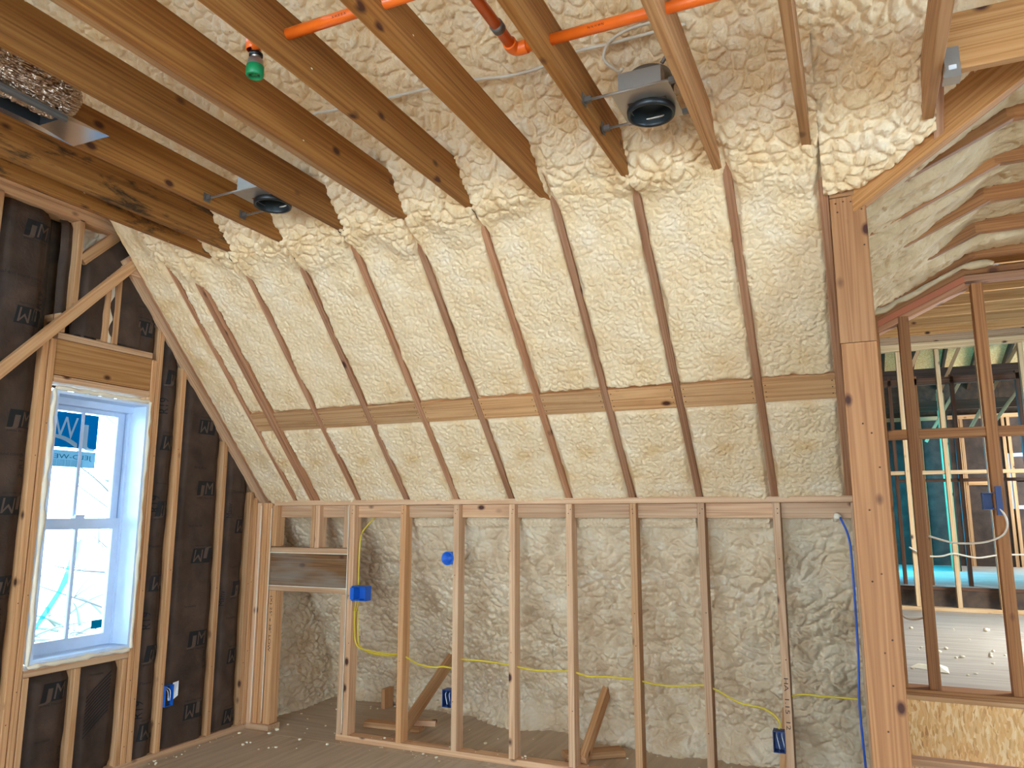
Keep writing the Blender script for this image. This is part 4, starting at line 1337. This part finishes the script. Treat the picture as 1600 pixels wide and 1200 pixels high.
# pale cable on the ceiling foam
CB = [(-2.50, 2.80, 3.47), (-2.314, 2.765, 3.474), (-2.199, 2.77, 3.468), (-1.907, 2.775, 3.462), (-1.704, 2.775, 3.458), (-1.448, 2.785, 3.448), (-1.295, 2.80, 3.434), (-1.14, 2.80, 3.434), (-.982, 2.785, 3.455), (-.812, 2.785, 3.452), (-.648, 2.785, 3.452), (-.50, 2.78, 3.45)]
t = tube('electrical_cable', CB, .007, None, M['white_cable'])
tag(t, 'pale cable stretched across the foam above the joists', 'cable')
t = tube('electrical_cable', [(-.56, 2.74, 3.46), (-.70, 2.74, 3.465), (-.80, 2.76, 3.45), (-.842, 2.79, 3.415), (-.836, 2.80, 3.38), (-.79, 2.77, 3.32), (-.74, 2.66, 3.235), (-.715, 2.60, 3.205)], .0065, None, M['white_cable'])
tag(t, 'pale looped cable dropping into the metal light box', 'cable')


# wall boxes
def face_box(name, label, x0, x1, z0, z1, y, d, mat, wires=True, group=None):
    t = thing(name, label, 'electrical box', ((x0 + x1) / 2, y, z0), group)
    w = .004
    multi_box('shell', [((x0, y, z0), (x0 + w, y + d, z1)), ((x1 - w, y, z0), (x1, y + d, z1)), ((x0 + w, y, z1 - w), (x1 - w, y + d, z1)),
                        ((x0 + w, y, z0), (x1 - w, y + d, z0 + w)), ((x0 + w, y + d - w, z0 + w), (x1 - w, y + d, z1 - w))], t, mat)
    for zc in (z0 + .009, z1 - .009):
        lathe('screw_boss', [(.0, .001), (.005, .001), (.005, -.012)], ((x0 + x1) / 2, y + .002, zc), t, mat, 10, (0, -1, 0))
    if wires:
        for q in range(3):
            a = x0 + (x1 - x0) * (.25 + .22 * q)
            tube('wire', [(a, y + d - .008, z1 - .012), (a + .004, y + .012, z1 - .025), (a + .012, y + .004, z0 + .05), (a + .018, y + .008, z0 + .018)], .0021, t,
                 M['wire_white'] if q != 1 else M['black'], 6)
    return t


face_box('outlet_box', 'navy outlet box with loose white wires, low on the third stud from the access opening', -2.580, -2.518, .297, .405, YK - .006, .07, M['navy_box'])
face_box('outlet_box', 'navy outlet box with loose white wires under the yellow cable end, beside the rightmost stud', -.525, -.463, .262, .372, YK - .006, .07, M['navy_box'])
t = face_box('switch_box', 'bright blue double switch box on the stud beside the framed access opening', -3.322, -3.205, .935, 1.035, YK - .012, .075, M['blue_box'], False)
multi_box('nail_flange', [((-3.330, YK - .014, .945), (-3.300, YK + .06, 1.025))], t, M['blue_box'])
for q, xx in enumerate((-3.302, -3.282)):
    tube('wire', [(xx, YK + .02, .94), (xx - .004, YK + .02, .90), (xx - .018 - q * .006, YK + .03, .86)], .004, t, M['yellow'], 6)
t = thing('round_box', 'small round blue box high on the left face of the third stud', 'electrical box', (-2.55, YK + .03, 1.2))
lathe('shell', [(.0, -.03), (.036, -.03), (.042, -.026), (.042, .028), (.046, .030), (.046, .036), (.038, .036), (.036, -.02), (0, -.02)], (-2.555, YK + .03, 1.243), t, M['blue_box'], 24, (0, -1, 0))
for zz in (1.205, 1.262):
    multi_box('nail_lug', [((-2.53, YK, zz), (-2.517, YK + .05, zz + .018))], t, M['blue_box'])
for zz in (1.220, 1.266):
    lathe('screw_boss', [(0, .002), (.006, .002), (.006, -.006)], (-2.555, YK - .006, zz), t, M['blue_box'], 10, (0, -1, 0))
# box on the gable stud
t = thing('outlet_box', 'blue outlet box on a gable stud against the kraft paper', 'electrical box', (GX + .02, 3.86, .30))
multi_box('shell', [((GX - .05, 3.822, .305), (GX + .012, 3.826, .435)), ((GX - .05, 3.885, .305), (GX + .012, 3.889, .435)), ((GX - .05, 3.826, .305), (GX + .012, 3.885, .309)),
                    ((GX - .05, 3.826, .431), (GX + .012, 3.885, .435)), ((GX - .05, 3.826, .309), (GX - .04, 3.885, .431))], t, M['blue_box'])
wobj('paper_flap', [(GX + .004, 3.887, .335), (GX + .012, 3.925, .36), (GX + .006, 3.93, .45), (GX + .004, 3.885, .445)], [(0, 1, 2, 3)], M['wire_white'], t)
for q in range(2):
    tube('wire', [(GX - .03, 3.84 + q * .02, .42), (GX + .006, 3.845 + q * .02, .40), (GX + .010, 3.85 + q * .012, .34)], .0024, t, M['wire_white'], 6)

# yellow cables
C_ = YK + .045
t = tube('yellow_cable', [(-3.21, YK + .14, 1.545), (-3.255, YK + .07, 1.46), (-3.295, YK + .045, 1.38), (-3.305, YK + .045, 1.2), (-3.303, YK + .045, 1.04)], .0055, None, M['yellow'])
tag(t, 'yellow cable running down the stud into the double switch box', 'cable')
t = tube('yellow_cable', [(-3.315, YK + .03, .86), (-3.318, YK + .035, .75), (-3.312, YK + .04, .665), (-3.285, C_, .617), (-3.20, C_, .596), (-3.05, C_, .588), (-2.94, C_, .590), (-2.88, C_, .572), (-2.80, C_, .540),
                          (-2.68, C_, .527), (-2.60, C_, .538), (-2.52, C_, .530)], .0055, None, M['yellow'])
tag(t, 'yellow cable sagging between the first two studs below the switch box', 'cable')
t = tube('yellow_cable', [(-3.312, YK + .062, .86), (-3.308, YK + .062, .72), (-3.29, C_ + .018, .625), (-3.20, C_ + .018, .582), (-3.08, C_ + .018, .572), (-2.94, C_ + .018, .584)], .0055, None, M['yellow'])
tag(t, 'shorter second yellow cable beside the first, left of the second stud', 'cable')
t = tube('yellow_cable', [(-2.472, C_, .594), (-2.30, C_, .594), (-2.17, C_, .588), (-2.085, C_, .580), (-1.98, C_, .568), (-1.86, C_, .568), (-1.70, C_, .578), (-1.60, C_, .560), (-1.45, C_, .566), (-1.30, C_, .564),
                          (-1.18, C_, .548), (-1.06, C_, .548), (-.90, C_, .566), (-.82, C_, .545), (-.70, C_, .490), (-.58, C_, .474), (-.52, C_, .445), (-.488, C_ - .01, .405), (-.495, YK + .03, .378)], .0055, None, M['yellow'])
tag(t, 'long yellow cable threaded through the studs to the low box', 'cable')
t = tube('yellow_cable', [(-.42, C_, .551), (-.35, C_, .566), (-.25, C_, .564), (-.15, C_, .566), (-.07, C_, .566)], .0055, None, M['yellow'])
tag(t, 'short yellow cable crossing the last bay towards the post', 'cable')
t = tube('blue_cable', [(-.115, YK + .06, 1.53), (-.104, YK - .01, 1.505), (-.075, YK - .012, 1.42), (-.066, YK - .012, 1.30), (-.066, YK - .012, 1.0), (-.070, YK - .012, .75), (-.080, YK - .012, .55), (-.074, YK - .012, .30), (-.066, YK - .01, .02)],
         .006, None, M['blue_cable'])
tag(t, 'blue cable hanging down beside the post', 'cable')
tube('end_blob', [(-.135, YK + .05, 1.50), (-.125, YK + .02, 1.525), (-.112, YK + .0, 1.515)], [.012, .02, .012], t, M['can_foam'])

# box and cables in the dormer opening
t = face_box('switch_box', 'navy box hung on a stud in the dormer opening', .632, .722, 1.560, 1.655, DY - .01, .07, M['navy_box'], False)
multi_box('nail_flange', [((.695, DY - .02, 1.53), (.725, DY + .02, 1.69))], t, M['navy_box'])
t = tube('white_cable', [(.70, DY - .012, 1.575), (.728, DY - .02, 1.53), (.735, DY - .02, 1.47), (.705, DY - .01, 1.415), (.62, DY + .02, 1.378), (.50, DY + .03, 1.370), (.42, DY + .02, 1.385), (.345, DY + .02, 1.41)], .006, None, M['white_cable'])
tag(t, 'pale cable looping from the navy box to the next stud', 'cable')
t = tube('white_cable', [(.44, Y2 - .02, 1.19), (.50, Y2 - .02, 1.15), (.60, Y2 - .02, 1.10), (.74, Y2 - .02, 1.10), (.85, Y2 - .02, 1.13), (.95, Y2 - .02, 1.11), (1.08, Y2 - .02, 1.09), (1.25, Y2 - .02, 1.12), (1.45, Y2 - .02, 1.13), (1.9, Y2 - .02, 1.14)], .009, None, M['white_cable'])
tag(t, 'thin pale cable strung along the pale stud partition', 'cable')
t = tube('white_cable', [(.16, 5.3, .96), (.20, 5.25, .925), (.26, 5.2, .93), (.30, 5.14, .96), (.31, 5.12, 1.0)], .006, None, M['white_cable'])
tag(t, 'short pale cable curving from the wall edge to the first brown stud', 'cable')
t = thing('recessed_light', 'black recessed light in the joists of the far wing', 'ceiling light', (1.02, 6.9, 3.44))
lathe('can', [(.10, 0), (.11, .0), (.11, .12), (.09, .14), (0, .14)], (1.02, 6.86, 3.43), t, M['black'], 24)
tube('hanger_bar', [(.72, 6.78, 3.438), (1.3, 6.78, 3.438)], .008, t, M['steel'], 6, True, False)

# offcuts of lumber on the floor behind the knee wall
for nm, a, b, w_, t_, lab in (('lumber_offcut', (-3.43, 4.985, .022), (-2.98, 5.03, .022), .089, .040, 'flat plank offcut on the floor under the left brace'),
                              ('lumber_offcut', (-3.60, 5.52, .0), (-3.60, 5.52, .15), .038, .12, 'short block standing on end by the back foam'),
                              ('lumber_offcut', (-1.83, 4.86, .022), (-1.52, 5.10, .022), .12, .040, 'wide plank offcut on the floor beside the middle brace')):
    o_ = board(nm, a, b, w_, t_, None, M['stud'], (0, 1, 0) if a[0] != b[0] else (1, 0, 0))
    tag(o_, lab, 'wood offcut')
o_ = board('lumber_offcut', (-3.10, 5.00, .062), (-2.88, 5.06, .062), .06, .036, None, M['plate'], (0, 1, 0))
tag(o_, 'small piece of lumber lying on top of the flat plank offcut', 'wood offcut')


# crumbs of foam on the floor
def crumb_mesh(k):
    rnd = random.Random(k)
    t_ = (1 + 5 ** .5) / 2
    V_ = [Vector(v).normalized() for v in ((-1, t_, 0), (1, t_, 0), (-1, -t_, 0), (1, -t_, 0), (0, -1, t_), (0, 1, t_), (0, -1, -t_), (0, 1, -t_), (t_, 0, -1), (t_, 0, 1), (-t_, 0, -1), (-t_, 0, 1))]
    F_ = [(0, 11, 5), (0, 5, 1), (0, 1, 7), (0, 7, 10), (0, 10, 11), (1, 5, 9), (5, 11, 4), (11, 10, 2), (10, 7, 6), (7, 1, 8), (3, 9, 4), (3, 4, 2), (3, 2, 6), (3, 6, 8), (3, 8, 9), (4, 9, 5), (2, 4, 11), (6, 2, 10), (8, 6, 7), (9, 8, 1)]
    vv = [Vector((v.x * rnd.uniform(.7, 1.4), v.y * rnd.uniform(.6, 1.1), v.z * rnd.uniform(.4, .7))) for v in V_]
    zmin = min(v.z for v in vv)
    return mesh_from('foam_crumb', [(v.x, v.y, v.z - zmin) for v in vv], F_, M['crumb'], True)


CM = [crumb_mesh(k) for k in range(6)]
rnd = random.Random(3)


def crumbs(n, fx, fy, z, label, group, smin, smax):
    for k_ in range(n):
        x, y = fx(), fy()
        s_ = smin + (smax - smin) * rnd.random() ** 2.5
        o = bpy.data.objects.new('foam_crumb', CM[k_ % 6])
        put(o, None, Matrix.Translation((x, y, z + .0002)) @ Matrix.Rotation(rnd.uniform(0, 6.3), 4, 'Z') @ Matrix.Scale(s_, 4))
        tag(o, label, 'foam crumb', group)


crumbs(34, lambda: rnd.uniform(-4.1, -3.45), lambda: rnd.uniform(4.2, 5.6), .0005, 'small cream foam crumb on the floor near the access opening', 'foam crumbs by the access opening', .005, .018)
crumbs(26, lambda: rnd.uniform(-3.4, -1.4), lambda: YK - abs(rnd.gauss(0, .06)) - .012, .0005, 'small cream foam crumb on the floor in front of the knee wall plate', 'foam crumbs along the knee wall', .004, .014)
crumbs(26, lambda: rnd.uniform(-3.3, -.3), lambda: rnd.uniform(YK + .012, YK + .08), .038, 'small cream foam crumb lying on the knee wall bottom plate', 'foam crumbs on the bottom plate', .004, .012)
crumbs(22, lambda: rnd.uniform(-4.19, -4.10), lambda: rnd.uniform(3.2, 4.5), .0005, 'small cream foam crumb along the foot of the gable wall', 'foam crumbs along the gable wall', .005, .018)
crumbs(24, lambda: rnd.uniform(-3.2, -.3), lambda: rnd.uniform(4.75, 5.25), .0005, 'small cream foam crumb on the floor behind the studs', 'foam crumbs behind the knee wall', .005, .016)
crumbs(26, lambda: rnd.uniform(.16, 1.1), lambda: rnd.uniform(5.3, 8.2), .530, 'pale foam crumb on the raised floor beyond the opening', 'foam crumbs on the raised floor', .010, .035)
o_ = wobj('foam_scrap', [(.22, 5.95, .532), (.44, 5.80, .534), (.45, 6.05, .532), (.38, 6.0, .56), (.30, 5.98, .545), (.28, 6.12, .532)], [(0, 1, 3, 4), (1, 2, 3), (2, 5, 4, 3), (5, 0, 4)], M['crumb'])
tag(o_, 'large flat white foam scrap on the raised floor beside a brown stud', 'foam scrap')

# ================================================================== OUTDOORS
gnd = wobj('ground', [(-60, -40, -3.2), (-4.6, -40, -3.2), (-4.6, 60, -3.2), (-60, 60, -3.2)], [(0, 1, 2, 3)], M['snow'])
tag(gnd, 'pale winter ground outside the window', 'ground', kind='structure')


def tree(base, h, seed, label, spread=.5):
    r_ = random.Random(seed)
    t = thing('bare_tree', label, 'tree', base)
    tp = Vector(base) + Vector((.1, .15, h))
    tube('trunk', [base, Vector(base).lerp(tp, .5) + Vector((.06, -.05, 0)), tp], [.10, .075, .03], t, M['bark'], 8)
    for q in range(16):
        u = r_.uniform(.4, .98)
        s_ = Vector(base).lerp(tp, u)
        a = r_.uniform(0, 6.28)
        d = Vector((math.cos(a), math.sin(a), r_.uniform(.1, .9)))
        L_ = r_.uniform(.5, 1.3) * spread * 2
        pts = [s_, s_ + d * L_ * .4 + Vector((0, 0, .05)), s_ + d * L_ * .7 + Vector((r_.uniform(-.1, .1), r_.uniform(-.1, .1), .0)), s_ + d * L_]
        b_ = tube('branch', pts, [.022, .014, .004], t, M['bark'], 6)
        for w_ in range(3):
            p = pts[1].lerp(pts[3], r_.uniform(.1, .9))
            e = p + Vector((r_.uniform(-.4, .4), r_.uniform(-.4, .4), r_.uniform(-.1, .4)))
            tube('twig', [p, p.lerp(e, .5) + Vector((0, 0, .03)), e], [.008, .003], b_, M['bark'], 5)
    return t


tree((-9.6, 8.35, -3.2), 5.6, 5, 'bare tree nearest the window, branches in the lower right pane', .75)
tree((-15.5, 13.4, -3.2), 6.5, 8, 'farther bare tree behind the brushwood', 1.2)
t = thing('brush_pile', 'pile of leafless brushwood on the ground outside', 'brush', (-13, 9.9, -3.2))
rb = random.Random(12)
for q in range(75):
    p = Vector((-13 + rb.uniform(-1, 1), 9.8 + rb.uniform(-1.0, 1.0), -3.15 if q < 8 else rb.uniform(-1.6, -.25)))
    e = p + Vector((rb.uniform(-.5, .5), rb.uniform(-1.1, 1.1), (2.4 if q < 8 else rb.uniform(-.2, .5))))
    tube('stick', [p, p.lerp(e, .5) + Vector((0, 0, .08)), e], [.03, .02, .006], t, M['shrub'], 5)
